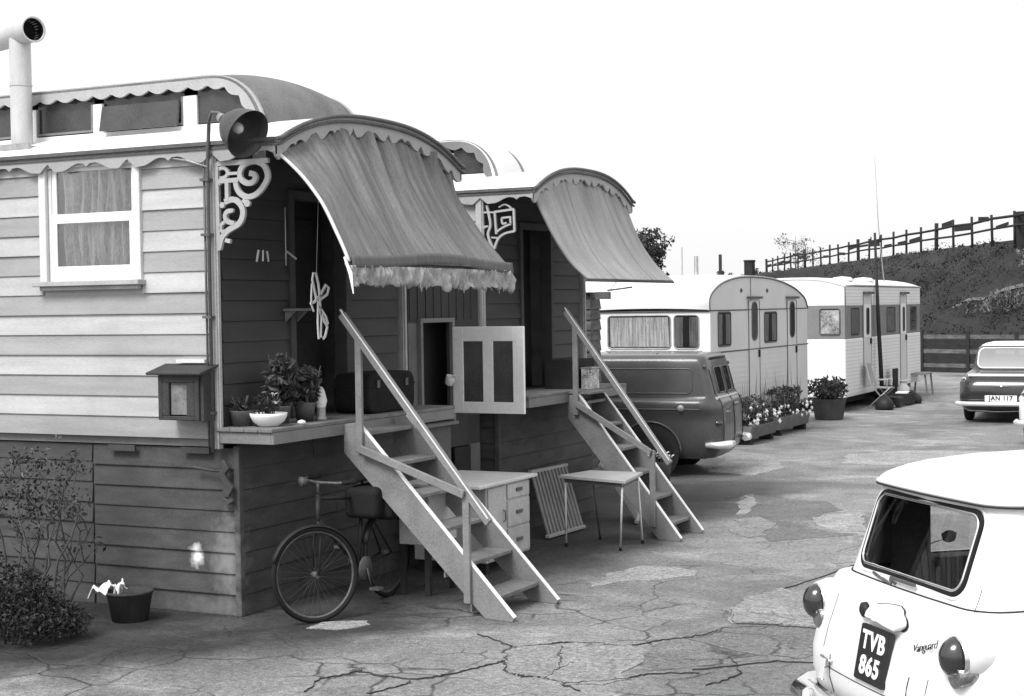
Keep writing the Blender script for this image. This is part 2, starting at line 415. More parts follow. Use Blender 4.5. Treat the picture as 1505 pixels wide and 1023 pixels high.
def wagon(name, label, mp, first=True):
    T = mp or (lambda p: p)
    base = T((-7.05, 10.55, 0))
    w = thing(name, label, 'living wagon', (base[0], base[1], 0), group=None)
    XB = -13.2
    def B(): return MB(mp)
    # --- side wall (towards camera) and its mirror
    hole = (-8.73, -7.74, 2.47, 3.43) if first else None
    b = B(); boards(b, 'x', XB, -7.10, 9.24, -1, 1.31, 3.42, hole=hole)
    b.box(XB, hole[0] if hole else -7.1, 9.24, 9.27, 1.31, 3.45, 1)
    if hole:
        b.box(hole[1], -7.1, 9.24, 9.27, 1.31, 3.45, 1); b.box(hole[0], hole[1], 9.24, 9.27, 1.31, hole[2], 1); b.box(hole[0], hole[1], 9.24, 9.27, hole[3], 3.45, 1)
    b.build('side_wall', [m_boardD, m_boardL], w)
    b = B(); boards(b, 'x', XB, -7.10, 11.86, 1, 1.31, 3.42); b.box(XB, -7.1, 11.83, 11.86, 1.31, 3.45, 1)
    b.build('side_wall', [m_boardD, m_boardL], w)
    b = B(); boards(b, 'y', 9.24, 11.86, XB, -1, 1.31, 3.42); b.box(XB, XB+.03, 9.27, 11.83, 1.31, 3.5, 1); b.build('rear_wall', [m_boardD, m_boardL], w)
    # --- front wall behind the porch, with a recessed doorway
    b = B(); dh = (10.22, 10.96, 1.3, 3.15)
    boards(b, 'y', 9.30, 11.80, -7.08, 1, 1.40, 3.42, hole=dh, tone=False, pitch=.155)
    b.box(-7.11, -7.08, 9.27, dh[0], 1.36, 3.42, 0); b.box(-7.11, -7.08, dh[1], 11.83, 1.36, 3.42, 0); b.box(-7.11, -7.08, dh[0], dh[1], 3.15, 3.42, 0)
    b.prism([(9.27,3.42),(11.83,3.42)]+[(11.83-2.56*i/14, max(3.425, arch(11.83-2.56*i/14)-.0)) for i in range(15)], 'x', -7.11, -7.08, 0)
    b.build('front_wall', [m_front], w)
    b = B()
    for y in (dh[0]-.03, dh[1]+.03): b.box(-7.17, -7.045, y-.035, y+.035, 1.41, 3.2)
    b.box(-7.17, -7.045, dh[0]+.005, dh[1]-.005, 3.13, 3.2)
    b.box(-7.35, -7.045, dh[0]-.06, dh[1]+.06, 1.385, 1.408)
    b.build('door_frame', [m_front], w, .004)
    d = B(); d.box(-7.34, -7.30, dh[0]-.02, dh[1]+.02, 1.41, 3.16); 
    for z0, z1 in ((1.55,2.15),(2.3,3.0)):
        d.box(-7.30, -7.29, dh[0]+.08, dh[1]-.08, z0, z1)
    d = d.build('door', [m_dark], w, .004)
    k = B(); k.lathe([(.0,0),(.02,.0),(.025,.02),(.014,.035),(.0,.04)], (-7.29, dh[0]+.1, 2.2), 12, axis=(1,0,0)); k.build('handle', [m_chrome], d)
    b = B(); b.box(XB, -7.11, 9.27, 11.83, 1.25, 1.305); b.box(-12.9, -7.3, 9.5, 9.6, 1.12, 1.25); b.box(-12.9, -7.3, 11.5, 11.6, 1.12, 1.25)
    b.build('floor_frame', [m_trim], w)
    # --- corner posts
    for y in (9.215, 11.885):
        b = B(); b.box(-7.10, -7.035, y-.03, y+.03, 1.24, 3.45); b.box(-7.035, -7.022, y-.018, y+.018, 1.3, 3.4)
        b.build('corner_post', [m_post], w, .005)
    # --- porch platform
    b = B(); n = 4
    for i in range(n):
        x0 = -7.05+.125*i+ .002; b.box(x0, x0+.122, 9.17, 11.9, 1.372, 1.400, 0)
    b.build('porch_floor', [m_tread], w, .004)
    b = B(); b.box(-7.03, -6.575, 9.19, 9.215, 1.285, 1.370); b.box(-6.575, -6.55, 9.19, 11.89, 1.285, 1.370); b.box(-7.03, -6.575, 11.865, 11.89, 1.285, 1.37)
    b.build('porch_skirt_board', [m_trim], w, .003)
    # --- main roof: arched across, long in x
    b = B(); xs0, xs1 = XB-.1, -6.47
    b.grid(lambda u, v: (xs0+(xs1-xs0)*u, 9.17+2.76*v, arch(9.17+2.76*v)+.045), 2, 40, 0, True, .035)
    rf = b.build('roof', [m_white], w, fix=True)
    b = B()                                               # gutter moulding along the side eaves and round the front arch
    for y in (9.155, 11.945): b.beam((xs0, y, 3.472), (xs1, y, 3.472), .03, .028); b.beam((xs0, y+(.012 if y < 10 else -.012), 3.440), (xs1, y+(.012 if y < 10 else -.012), 3.440), .025, .022)
    for dz, dx, r in ((.028,.02,.017), (-.012,.012,.012)):
        b.tube([(xs1+dx, 9.14+2.82*i/36, arch(9.14+2.82*i/36)+dz+.02) for i in range(37)], r, 6)
    b.build('gutter', [m_gutter], w)
    b = B()                                               # scalloped fascia, side
    for y in (9.175, 11.925):
        n = 420; L0 = -7.05+.012
        for i in range(n):
            xa = XB+(xs1-XB)*i/n; xb_ = XB+(xs1-XB)*(i+1)/n
            za = 3.455-scal(-(xa-L0), .785); zb = 3.455-scal(-(xb_-L0), .785)
            b.prism([(xa,za),(xb_,zb),(xb_,3.455),(xa,3.455)], 'y', y-.01, y+.01)
    b.build('side_fascia', [m_fascia], w)
    b = B(); n = 160
    for i in range(n):
        ya = 9.16+2.78*i/n; yb = 9.16+2.78*(i+1)/n
        za, zb = arch(ya)+.03, arch(yb)+.03
        b.prism([(ya,za-.03-scal(ya-9.16,.52,.95)),(yb,zb-.03-scal(yb-9.16,.52,.95)),(yb,zb),(ya,za)], 'x', xs1-.02, xs1)
    b.build('front_fascia', [m_fascia], w)
    # --- clerestory (raised lantern roof), rounded down at its front end
    y0, y1 = 9.74, 11.06; zt = 4.03; XE = -6.97; XC = -7.50
    if not first: XE, XC, y1 = -7.13, -7.62, 10.4
    def ctop(x, k=0.): 
        if x <= XC: return zt+k
        t = (x-XC)/(XE+k-XC); t = min(1., t); return 3.52+(zt+k-3.52)*math.sqrt(max(0, 1-t**2.3))
    def xs(n0=2, n1=22): return [XB+.6+(XC-XB-.6)*i/n0 for i in range(n0)]+[XC+(XE-XC)*math.sin(PI/2*i/n1) for i in range(n1+1)]
    b = B(); X = xs()
    def cfn(u, v):
        x = X[min(len(X)-1, int(round(u*(len(X)-1))))]; q = (v*2-1); return (x+.03*(x > XC), y0-.05+(y1-y0+.1)*v, ctop(x)+.03+.07*(1-q*q))
    b.grid(cfn, len(X)-1, 12, 0, True, .03); b.build('lantern_roof', [m_white] if not first else [M('tarred_canvas', .16, .9, .3, 4, dirt=.5, dirtv=1.6, bump=.4)], w)
    wins = [(-12.0,-11.2),(-11.05,-10.25),(-10.1,-9.45),(-9.24,-8.64),(-8.54,-7.73),(-7.60,-7.12 if first else -7.22)]
    for y, s in ((y0, -1), (y1, 1)):
        b = B(); a, c = (y-.01, y+.01)
        b.box(XB+.6, XE+.0, a, c, 3.40, 3.70)            # base board
        xe = XB+.6
        for (p, q) in wins:
            b.box(xe, p, a, c, 3.70, min(3.93, ctop(p)-.03)); xe = q
        b.prism([(xe,3.70),(XE,3.70),(XE-.01,3.71),(xe,3.80)], 'y', a, c)
        b.build('lantern_side', [m_white], w)
        b = B(); n = 260                                  # scalloped curved fascia
        P = []
        for i in range(n+1):
            t = i/n
            if t < .86: x = XB+.6+(XC-XB-.6)*t/.86; z = zt; nx, nz = 0, 1
            else:
                f = (t-.86)/.14*PI/2; x = XC+(XE+.02-XC)*math.sin(f)**.87; z = ctop(x-.02); nx, nz = math.sin(f), math.cos(f)
            P.append((x, z, nx, nz))
        s_ = 0
        for i in range(n):
            (xa,za,na,ma), (xb2,zb,nb,mb_) = P[i], P[i+1]
            s2 = s_+math.hypot(xb2-xa, zb-za)
            ha = .075+.035*abs(math.sin(s_*PI/.19)); hb = .075+.035*abs(math.sin(s2*PI/.19)); s_ = s2
            b.prism([(xa-na*ha,za+.04-ma*ha),(xb2-nb*hb,zb+.04-mb_*hb),(xb2+nb*.03,zb+.04+mb_*.0),(xa+na*.03,za+.04)], 'y', y+s*.035-.012, y+s*.035+.012)
        b.build('lantern_fascia', [m_fret if first else m_trim], w)
        for (p, q) in wins:
            b = B(); yy = y+s*.004
            top = [(q-(q-p)*k/8, min(4.0, ctop(q-(q-p)*k/8)-.02)) for k in range(9)]
            b.prism([(p,3.71),(q,3.71)]+top, 'y', yy-.006+.02*(-s), yy-.002+.02*(-s))
            pn = b.build('lantern_window', [M('dark_pane', .05, .12, .3, 6, spec=.5)] if s < 0 and p == wins[0][0] else [bpy.data.materials['dark_pane']], w)
            f = B(); e = .018
            if q < -7.3:
                f.box(p, p+e, yy-.01, yy+.01, 3.71, 3.93); f.box(q-e, q, yy-.01, yy+.01, 3.71, 3.93); f.box(p+e, q-e, yy-.01, yy+.01, 3.71, 3.71+e)
                f.build('frame', [m_trim], pn)
    # little box open ventilator sash propped at the big pane
    if first:
        b = B(); b.prism([(-9.6,0),(0,0)][:0] or [(9.66,3.70),(9.69,3.70),(9.72,3.90),(9.70,3.90)], 'x', -8.52, -7.75); b.build('hopper_sash', [bpy.data.materials['dark_pane']], w)
    # --- skirting below the floor (set slightly back)
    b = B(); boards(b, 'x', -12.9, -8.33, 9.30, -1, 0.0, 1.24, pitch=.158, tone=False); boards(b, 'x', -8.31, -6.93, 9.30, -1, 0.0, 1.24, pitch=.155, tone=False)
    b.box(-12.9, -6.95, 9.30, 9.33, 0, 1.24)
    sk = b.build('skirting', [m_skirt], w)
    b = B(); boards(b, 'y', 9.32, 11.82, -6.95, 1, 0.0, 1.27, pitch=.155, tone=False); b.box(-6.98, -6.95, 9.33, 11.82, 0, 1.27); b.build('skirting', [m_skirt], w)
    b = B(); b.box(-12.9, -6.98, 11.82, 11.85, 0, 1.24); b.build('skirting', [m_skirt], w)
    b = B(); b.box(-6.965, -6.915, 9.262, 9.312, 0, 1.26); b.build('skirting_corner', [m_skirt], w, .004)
    # scroll corbels under the floor edge
    for x in (-8.0, -7.3):
        b = B(); b.box(x-.12, x+.14, 9.23, 9.25, 1.20, 1.245); b.build('bearer', [m_skirt], w)
    b = B() if first else MB(lambda p: (-7.3, 14.0, 1.27+p[2]*.001))
    b.tube([(-7.30,9.22,1.10),(-7.12,9.22,1.08),(-7.02,9.22,1.08)], .012, 6)
    b.ribbon([(-7.02,1.16),(-6.99,1.10),(-7.03,1.06),(-7.0,1.0),(-6.96,.96),(-7.0,.91),(-7.03,.88),(-6.98,.85),(-6.94,.87)], [.03,.05,.06,.05,.06,.07,.05,.04,.03], 'y', 9.20, 9.235)
    if first: b.build('corbel', [m_skirt], w, .006, 2)
    if first:
        # --- sash window
        f = B(); y = 9.205
        f.box(-8.735, -8.665, y-.01, 9.27, 2.50, 3.40); f.box(-7.80, -7.735, y-.01, 9.27, 2.50, 3.40); f.box(-8.665, -7.80, y-.01, 9.27, 3.375, 3.43)
        f.box(-8.66, -8.63, y+.02, 9.27, 2.50, 3.37)
        win = f.build('window', [m_cream], w, .004)
        f = B(); f.box(-8.76, -7.71, 9.13, 9.24, 2.462, 2.50); f.box(-8.72, -7.75, 9.17, 9.24, 2.43, 2.462); f.build('sill', [m_post], win, .004)
        f = B(); f.box(-8.63, -8.585, 9.235, 9.262, 2.985, 3.375); f.box(-7.845, -7.80, 9.235, 9.262, 2.985, 3.375); f.box(-8.63, -7.80, 9.225, 9.262, 2.965, 3.02); f.box(-8.585, -7.845, 9.235, 9.262, 3.345, 3.375)
        f.build('upper_sash', [m_white], win, .003)
        f = B(); f.box(-8.62, -8.565, 9.21, 9.233, 2.50, 2.963); f.box(-7.85, -7.80, 9.21, 9.233, 2.50, 2.963); f.box(-8.565, -7.85, 9.21, 9.233, 2.50, 2.615); f.box(-8.565, -7.85, 9.21, 9.233, 2.945, 2.963)
        f.build('lower_sash', [m_white], win, .003)
        f = B(); f.box(-8.585, -7.845, 9.246, 9.249, 3.02, 3.345); f.box(-8.565, -7.85, 9.219, 9.222, 2.615, 2.945); f.build('pane', [m_glass], win)
        f = B(); rnd = random.Random(3)
        ph = [rnd.uniform(0,6) for _ in range(5)]
        def cur(u, v):
            x = -8.56+.73*u*(1-.06*(1-v)); 
            return (x+.012*math.sin(9*v+ph[0]), 9.31+.032*math.sin(u*52+ph[1]+.8*math.sin(4*v))+.018*math.sin(u*97+ph[2])+.012*math.sin(u*17+v*3), 2.58+.80*v)
        f.grid(cur, 110, 10); cu = f.build('curtain', [m_curtain], win)
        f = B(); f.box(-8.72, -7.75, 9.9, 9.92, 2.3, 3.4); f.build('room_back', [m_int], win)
        # --- chimney with a tee cap
        f = B(); f.lathe([(.086,3.56),(.086,4.50)], (-9.23,9.55,0), 24)
        f.lathe([(.093,3.60),(.093,3.63)], (-9.23,9.55,0), 24); f.lathe([(.091,4.1),(.091,4.115)], (-9.23,9.55,0), 24)
        ch = f.build('chimney', [m_zinc], w)
        ax = Vector((.95,-.32,0)).normalized(); c = Vector((-9.23,9.55,4.53)); prof = [(.098,-.36),(.098,.22),(.105,.225),(.105,.235),(.09,.235),(.085,-.36)]
        f = B(); f.lathe(prof, c, 28, axis=ax); f.build('tee_cap', [m_zinc], ch)
        f = B(); f.lathe([(.0,.10),(.089,.10)], c, 24, axis=ax); f.lathe([(.089,-.2),(.089,.225)], c, 24, axis=ax); f.build('dark_lining', [m_rubber], ch)  # dark disc and tube inside the cap opening
        f = B(); f.box(-9.42, -9.02, 9.42, 9.70, 3.575, 3.60); f.box(-9.42,-9.02,9.40,9.42,3.56,3.62); f.build('flashing', [m_rust], ch)
    return w

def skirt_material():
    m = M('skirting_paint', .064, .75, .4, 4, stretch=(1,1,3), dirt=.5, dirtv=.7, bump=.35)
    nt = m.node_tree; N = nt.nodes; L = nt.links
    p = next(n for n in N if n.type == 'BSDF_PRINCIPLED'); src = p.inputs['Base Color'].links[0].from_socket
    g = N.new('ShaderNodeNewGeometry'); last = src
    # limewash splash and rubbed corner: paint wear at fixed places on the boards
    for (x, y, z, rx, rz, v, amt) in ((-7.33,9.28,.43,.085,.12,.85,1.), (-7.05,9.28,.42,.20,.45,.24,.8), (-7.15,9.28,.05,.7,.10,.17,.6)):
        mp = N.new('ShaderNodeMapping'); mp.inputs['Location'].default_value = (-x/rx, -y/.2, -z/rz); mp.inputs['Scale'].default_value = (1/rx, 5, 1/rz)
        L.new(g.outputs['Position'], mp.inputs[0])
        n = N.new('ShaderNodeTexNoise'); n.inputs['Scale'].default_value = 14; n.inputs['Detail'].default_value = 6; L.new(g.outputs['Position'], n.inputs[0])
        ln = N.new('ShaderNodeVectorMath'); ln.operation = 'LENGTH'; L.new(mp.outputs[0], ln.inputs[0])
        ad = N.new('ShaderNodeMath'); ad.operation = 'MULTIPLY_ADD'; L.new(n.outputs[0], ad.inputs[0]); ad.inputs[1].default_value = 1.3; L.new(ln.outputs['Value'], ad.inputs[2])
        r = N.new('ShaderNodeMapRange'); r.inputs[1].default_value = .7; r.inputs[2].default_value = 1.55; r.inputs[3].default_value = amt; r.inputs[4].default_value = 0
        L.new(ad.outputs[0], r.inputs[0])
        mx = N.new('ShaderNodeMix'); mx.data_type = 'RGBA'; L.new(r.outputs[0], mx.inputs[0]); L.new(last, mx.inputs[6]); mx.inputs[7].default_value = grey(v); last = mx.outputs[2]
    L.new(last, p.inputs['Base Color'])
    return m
m_skirt = skirt_material()

W1 = wagon('living_wagon', 'nearest living wagon, pale lapboard with sash window, chimney pipe and raised lantern roof', None)
def map2(p):
    z = p[2] if p[2] < 1.41 else 1.41+(p[2]-1.41)*.952
    return (p[0]+.03, 13.36+(p[1]-9.24)*.895, z)
W2 = wagon('living_wagon', 'second living wagon, behind the first one, with key-pattern porch bracket', map2, False)

# ---- porch brackets (parts of their wagons)
def fret(lines, conv, w, y0, y1, balls, parent):
    b = MB()
    for pts, wd in lines:
        P = [conv(*q) for q in pts]; Q = []
        for i in range(len(P)-1):                       # Catmull-Rom smoothing
            p0 = P[max(i-1,0)]; p1 = P[i]; p2 = P[i+1]; p3 = P[min(i+2,len(P)-1)]
            for j in range(6):
                t = j/6; Q.append(tuple(.5*((2*p1[k])+(-p0[k]+p2[k])*t+(2*p0[k]-5*p1[k]+4*p2[k]-p3[k])*t*t+(-p0[k]+3*p1[k]-3*p2[k]+p3[k])*t**3) for k in (0,1)))
        Q.append(P[-1])
        e = .0007*(len(b.f) % 5)
        b.ribbon(Q, w*wd, 'y', y0-e, y1+e)
    for q, r in balls:
        c = conv(*q); b.lathe([(0,-.012),(r,-.012),(r,.012),(0,.012)], (c[0],(y0+y1)/2,c[1]), 14, axis=(0,1,0), smooth=False)
    return b.build('fretwork_bracket', [m_fret], parent)
def c1(a, b): return (-6.519+((310+a/5.683)-405)/158., 3.47-((190+b/5.683)-206)/203.)
fret([([(352,352),(385,362),(398,395),(375,428),(330,432),(288,400),(275,345),(300,290),(350,262),(410,260),(462,290),(488,345),(492,400),(470,450),(430,505),(380,540),(325,545),(275,515),(248,465),(240,410)], 1.1),
      ([(100,405),(265,400)], .9), ([(172,400),(172,575)], .9), ([(150,580),(215,562),(262,590),(292,645),(290,710),(262,765),(205,800),(160,830),(120,885),(98,970)], 1.15),
      ([(208,655),(170,662),(152,700),(172,745),(225,762)], .9), ([(295,570),(330,600)], .8), ([(150,745),(118,775),(120,820),(150,830)], .7),
      ([(110,300),(150,295),(180,330),(160,370),(115,378)], .7), ([(180,345),(262,345)], .6), ([(105,430),(140,380)], .7), ([(150,900),(190,912)], .8), ([(90,250),(95,985)], .9), ([(95,255),(500,255)], 1.0)],
     c1, .036, 9.20, 9.225, [((130,605),.022), ((330,600),.026), ((365,350),.016), ((205,655),.016)], W1)
def c2(a, b):
    px = 620+a/5.383; py = 190+b/5.383
    return (-7.02+(px-708)/136.+.02, 3.18-(py-310)/152.)
fret([([(455,600),(455,860)], .8), ([(505,600),(522,680),(532,760),(512,830),(540,920),(560,945)], 1.), ([(460,850),(545,935)], .8), ([(480,770),(515,765)], .8), ([(470,655),(575,658)], .7),
      ([(565,655),(720,640)], .9), ([(718,640),(722,815)], .9), ([(722,812),(645,828),(592,868),(560,945)], .9), ([(568,660),(578,830)], .9), ([(580,812),(640,775),(695,755)], .8),
      ([(692,755),(690,695)], .8), ([(690,700),(622,705)], .8), ([(622,705),(628,748),(660,745)], .8), ([(540,855),(590,860)], .7), ([(600,620),(650,600),(700,630)], .6)],
     c2, .023, 13.33, 13.35, [((480,775),.014)], W2)
# ================================================================== AWNINGS
def curve(tab, t):
    for (a, x), (b, y) in zip(tab, tab[1:]):
        if t <= b: return x+(y-x)*(t-a)/(b-a)
    return tab[-1][1]
def sm(tab, n=40):
    """smooth a short profile [(x,z)...] into a dense one by Catmull-Rom"""
    Q = []
    for i in range(len(tab)-1):
        p0 = tab[max(i-1,0)]; p1 = tab[i]; p2 = tab[i+1]; p3 = tab[min(i+2,len(tab)-1)]
        for j in range(10):
            t = j/10; Q.append(tuple(.5*((2*p1[k])+(-p0[k]+p2[k])*t+(2*p0[k]-5*p1[k]+4*p2[k]-p3[k])*t*t+(-p0[k]+3*p1[k]-3*p2[k]+p3[k])*t**3) for k in (0,1)))
    Q.append(tab[-1]); return Q
def at(Q, t):
    f = t*(len(Q)-1); i = min(int(f), len(Q)-2); f -= i
    return (Q[i][0]+(Q[i+1][0]-Q[i][0])*f, Q[i][1]+(Q[i+1][1]-Q[i][1])*f)

def awning(near, far, ya, yb, topz, mat, label, wr, frill, loc):
    t = thing('canvas_awning', label, 'awning', loc)
    NQ, FQ = sm(near), sm(far)
    def fn(u, v):                                           # u across (Y), v down the slope
        n = at(NQ, v); f = at(FQ, v); k = u
        x = n[0]*(1-k)+f[0]*k; z = n[1]*(1-k)+f[1]*k
        y = ya+(yb-ya)*u
        z += (topz(y)-(near[0][1]*(1-k)+far[0][1]*k))*(1-v)**1.7
        a = wr*(1-v)**1.5*(.5+mnoise.noise(Vector((u*5,1,2))))*(1 if .03 < u < .97 else .2)
        x += a*(math.sin(u*44+2.5*mnoise.noise(Vector((u*4,v*2,0))))+.5*math.sin(u*83+v*2)); z += a*.8*math.sin(u*44+1)
        x += wr*.35*mnoise.noise(Vector((u*6,v*2.5,4)))
        x += .006*math.sin(u*60+v*5)*wr*20*.3 + .012*math.sin(u*7+v*4)
        return (x, y, z)
    b = MB(); b.grid(fn, 110, 36, 0, True, .004); b.build('canopy', [mat], t, fix=False)
    b = MB()
    for u in (.30, .72):
        b = MB(); b.tube([Vector(fn(u, v/20))+Vector((.003,0,.003)) for v in range(21)], .0028, 5); b.build('seam', [m_hem], t)
    b = MB(); b.tube([Vector(fn(0, v/24))+Vector((.0,-.004,0)) for v in range(25)], .013 if frill else .008, 6)
    if frill: b.build('edge_binding', [m_cream], t)
    else: b.build('edge_binding', [m_hem], t)
    b = MB(); e0 = Vector(fn(0,1)); e1 = Vector(fn(1,1)); b.tube([e0+Vector((-.01,-.03,-.012)), e1+Vector((-.01,.03,-.012))], .013, 8)
    b.build('support_bar', [m_gutter], t)
    if frill:
        b = MB(); b.grid(lambda u, v: (e0.x+(e1.x-e0.x)*u+.018+.01*v, e0.y+(e1.y-e0.y)*u, e0.z+.045+.035*math.sin(PI*min(1,u*1.0))-.085*v-.01*math.sin(u*9)), 40, 3, 0, True, .004); b.build('hem_roll', [m_hem], t, fix=False)
        rnd = random.Random(11); ph = [rnd.uniform(.6,1.2) for _ in range(400)]
        def fr(u, v):
            l = .135+.035*mnoise.noise(Vector((u*22,0,0)))+.04*mnoise.noise(Vector((u*70,3,0)))+.025*u
            return (e0.x+(e1.x-e0.x)*u+.02+.05*mnoise.noise(Vector((u*34,v*1.2,0)))*(.4+v)+.03*mnoise.noise(Vector((u*90,v*3,5))), e0.y-.02+(e1.y-e0.y+.04)*u+.008*math.sin(u*140)*v, e0.z-.025-l*v)
        b = MB(); b.grid(fr, 300, 6, 0, True, .003); b.build('valance', [m_fringe], t, fix=False)
        b = MB()
        for i in range(14):                                  # torn tails of the fringe
            u = rnd.random()**.6; p = Vector(fr(u, .95)); w = rnd.uniform(.008,.02); h = rnd.uniform(.015,.045)
            b.prism([(p.y-w,p.z+.01),(p.y+w,p.z+.01),(p.y+rnd.uniform(-.01,.01),p.z-h)], 'x', p.x-.002, p.x+.002)
        b.build('torn_tail', [m_fringe], t)
        b = MB(); b.ribbon([(e0.x-.02,2.62),(e0.x+.03,2.5),(e0.x+.05,2.36)], [.015,.03,.006], 'y', e0.y-.035, e0.y-.03); b.build('torn_corner', [m_white], t)
    return t
awning([(-6.50,3.40),(-6.29,3.20),(-6.13,3.0),(-6.0,2.78),(-5.90,2.585)], [(-6.50,3.36),(-6.43,3.16),(-6.24,2.90),(-5.92,2.58)], 9.235, 11.80, lambda y: arch(y)-.07,
       m_canvas1, 'dark weathered canvas awning with a tattered fringe, over the nearest wagon porch', .055, True, (-6.5,10.55,2.5))
awning([(-6.47,3.27),(-6.30,2.93),(-6.12,2.68),(-5.92,2.505)], [(-6.47,3.24),(-6.33,2.93),(-6.14,2.69),(-5.92,2.505)], 13.38, 15.66, lambda y: map2((0,9.24+(y-13.36)/.895,arch(9.24+(y-13.36)/.895)-.07))[2],
       m_canvas2, 'paler plain canvas awning without a fringe, over the second wagon porch', .01, False, (-6.47,14.5,2.4))

# ================================================================== FLOODLIGHT ON CONDUIT
t = thing('floodlight', 'dark bell-shaped lamp on a swan-neck conduit at the near wagon corner', 'lamp', (-7.05,9.14,1.2))
b = MB(); b.tube([(-7.06,9.15,1.22),(-7.06,9.15,3.30),(-7.03,9.13,3.52),(-7.00,9.10,3.62),(-6.94,9.06,3.68),(-6.87,9.04,3.67),(-6.83,9.035,3.635)], .014, 8)
b.tube([(-7.10,9.16,1.25),(-7.10,9.16,3.35)], .009, 6); b.build('conduit', [m_gutter], t)
b = MB(); b.tube([(-7.05,9.14,3.30),(-7.25,9.16,3.36),(-7.5,9.19,3.40)], .008, 6); b.build('stay_rod', [m_rust], t)
for z in (1.5, 2.2, 2.8, 3.2):
    b = MB(); b.box(-7.115, -7.04, 9.125, 9.19, z, z+.02); b.build('pipe_clip', [m_gutter], t)
axL = Vector((.86,-.14,-.46)).normalized(); cL = Vector((-6.79,9.03,3.605))
b = MB(); b.lathe([(.028,-.06),(.04,-.02),(.055,.0),(.09,.03),(.135,.09),(.165,.17),(.178,.235),(.183,.24),(.176,.236),(.160,.168),(.128,.09),(.08,.035),(.0,.02)], cL, 32, axis=axL)
b.build('lamp_shade', [M('lamp_enamel', .05, .4, .35, 5, dirt=.5)], t)
b = MB(); b.lathe([(.03,-.08),(.034,-.03),(.03,.0)], cL, 16, axis=axL, cap0=True); b.build('lamp_holder', [m_rust], t)
b = MB(); b.lathe([(.016,.02),(.02,.05),(.036,.09),(.042,.12),(.036,.15),(.018,.168),(.0,.172)], cL, 16, axis=axL); b.build('bulb', [M('bulb_glass', .6, .15, .05, 5, spec=.8)], t)

# ================================================================== LETTER BOX
t = thing('letter_box', 'dark wooden letter box with a paper notice behind its front, on the pale wagon side', 'letter box', (-7.28,9.2,1.45))
b = MB(); b.box(-7.46, -7.42, 9.03, 9.21, 1.46, 1.80); b.box(-7.13, -7.09, 9.03, 9.21, 1.46, 1.80); b.box(-7.42, -7.13, 9.03, 9.21, 1.46, 1.49); b.box(-7.42, -7.13, 9.19, 9.21, 1.49, 1.80)
b.box(-7.42, -7.13, 9.03, 9.05, 1.735, 1.80); b.box(-7.42, -7.36, 9.03, 9.05, 1.49, 1.735); b.box(-7.20, -7.13, 9.03, 9.05, 1.49, 1.735)
b.box(-7.09, -7.06, 9.05, 9.21, 1.45, 1.82)
m_box = M('stained_box_wood', .04, .6, .4, 6, bump=.3); b.build('case', [m_box], t, .004)
b = MB(); b.beam((-7.28,8.98,1.80),(-7.28,9.21,1.86), .50, .018, m=0); b.build('lid', [m_box], t, .003)
b = MB(); b.box(-7.36, -7.20, 9.055, 9.06, 1.50, 1.735); b.build('notice', [M('faded_paper', .17, .9, .35, 14, dirt=.8, dirtv=1.5, dscale=9)], t)
b = MB(); b.box(-7.4, -7.14, 9.17, 9.21, 1.875, 1.90); b.build('mounting_batten', [m_cream], t)

# ================================================================== STEPS
def steps(label, top, bot, width, zt, n, rail, posts, loc, sp, brace):
    """top,bot = (x,y) of the near stringer's upper edge at the platform and on the ground"""
    t = thing('wooden_steps', label, 'steps', loc, group=None)
    (xt, yt), (xb, yb) = top, bot; sh = (yb-yt)/(xb-xt)
    def mp(p): return (p[0], p[1]+sh*(p[0]-xb)+yb, p[2])
    def zl(x): return zt*(xb-x)/(xb-xt)
    d = .28
    for k, y in enumerate((0, width)):
        b = MB(mp); b.prism([(xt,zt),(xb,.03),(xb-.015,0.0),(xb-d+.02,0.0),(xt-d*.5,zt-.24),(xt-d*.5,zt-.02)], 'y', y-.018, y+.018, 0)
        b.build('stringer', [m_step], t, .004)
        b = MB(mp); b.beam((xt+.0,y,zt+.004),(xb,y,.034), .038, .010, m=0); b.build('painted_edge', [m_stepedge], t)
    for i in range(1, n+1):
        f_ = (i-.3)/n; z = zt*f_; xc = xb-(xb-xt)*f_
        b = MB(mp); b.box(xc-.245, xc-.005, .02, width-.02, z-.036, z-.004, 0); b.build('tread', [m_tread], t, .005)
        b = MB(mp)
        if sp and i in (1, 2, 4, 5): 
            b.box(xc-.26, xc-.245, .05, width*.48, z-.14, z-.036); b.build('cleat', [m_step], t)
    (rx0, rz0), (rx1, rz1) = rail
    b = MB(mp); b.beam((rx0,-.03,rz0),(rx1,-.03,rz1), .045, .065); b.build('handrail', [m_step], t, .006)
    b = MB(mp); b.beam((rx0,-.045,rz0+.036),(rx1,-.045,rz1+.036), .022, .008); b.build('painted_edge', [m_stepedge], t)
    for (x, z0, z1) in posts:
        b = MB(mp); b.box(x-.03, x+.03, -.055, -.012 if 0 else -.0185, z0, z1); b.build('rail_post', [m_step], t, .005)
    (x0, z0), (x1, z1) = brace
    b = MB(mp); b.beam((x0,-.075,z0),(x1,-.075,z1), .03, .06); b.build('brace', [m_step], t, .004)
    return t
steps('grey wooden steps with white edges, leading up to the nearest wagon porch', (-6.42,10.12), (-4.97,9.87), .74, 1.385, 6,
      ((-6.55,2.215),(-5.17,.70)), [(-6.38,1.16,2.03),(-5.37,.10,.93)], (-5.7,10.3,0), True, ((-6.36,1.19),(-5.37,.90)))
steps('grey wooden steps with white edges, leading up to the second wagon porch', (-6.40,14.20), (-5.19,13.84), .60, 1.37, 6,
      ((-6.54,2.20),(-5.30,.74)), [(-6.42,1.16,2.06),(-5.50,.12,.86)], (-5.8,14.3,0), False, ((-6.40,1.28),(-5.50,.84)))

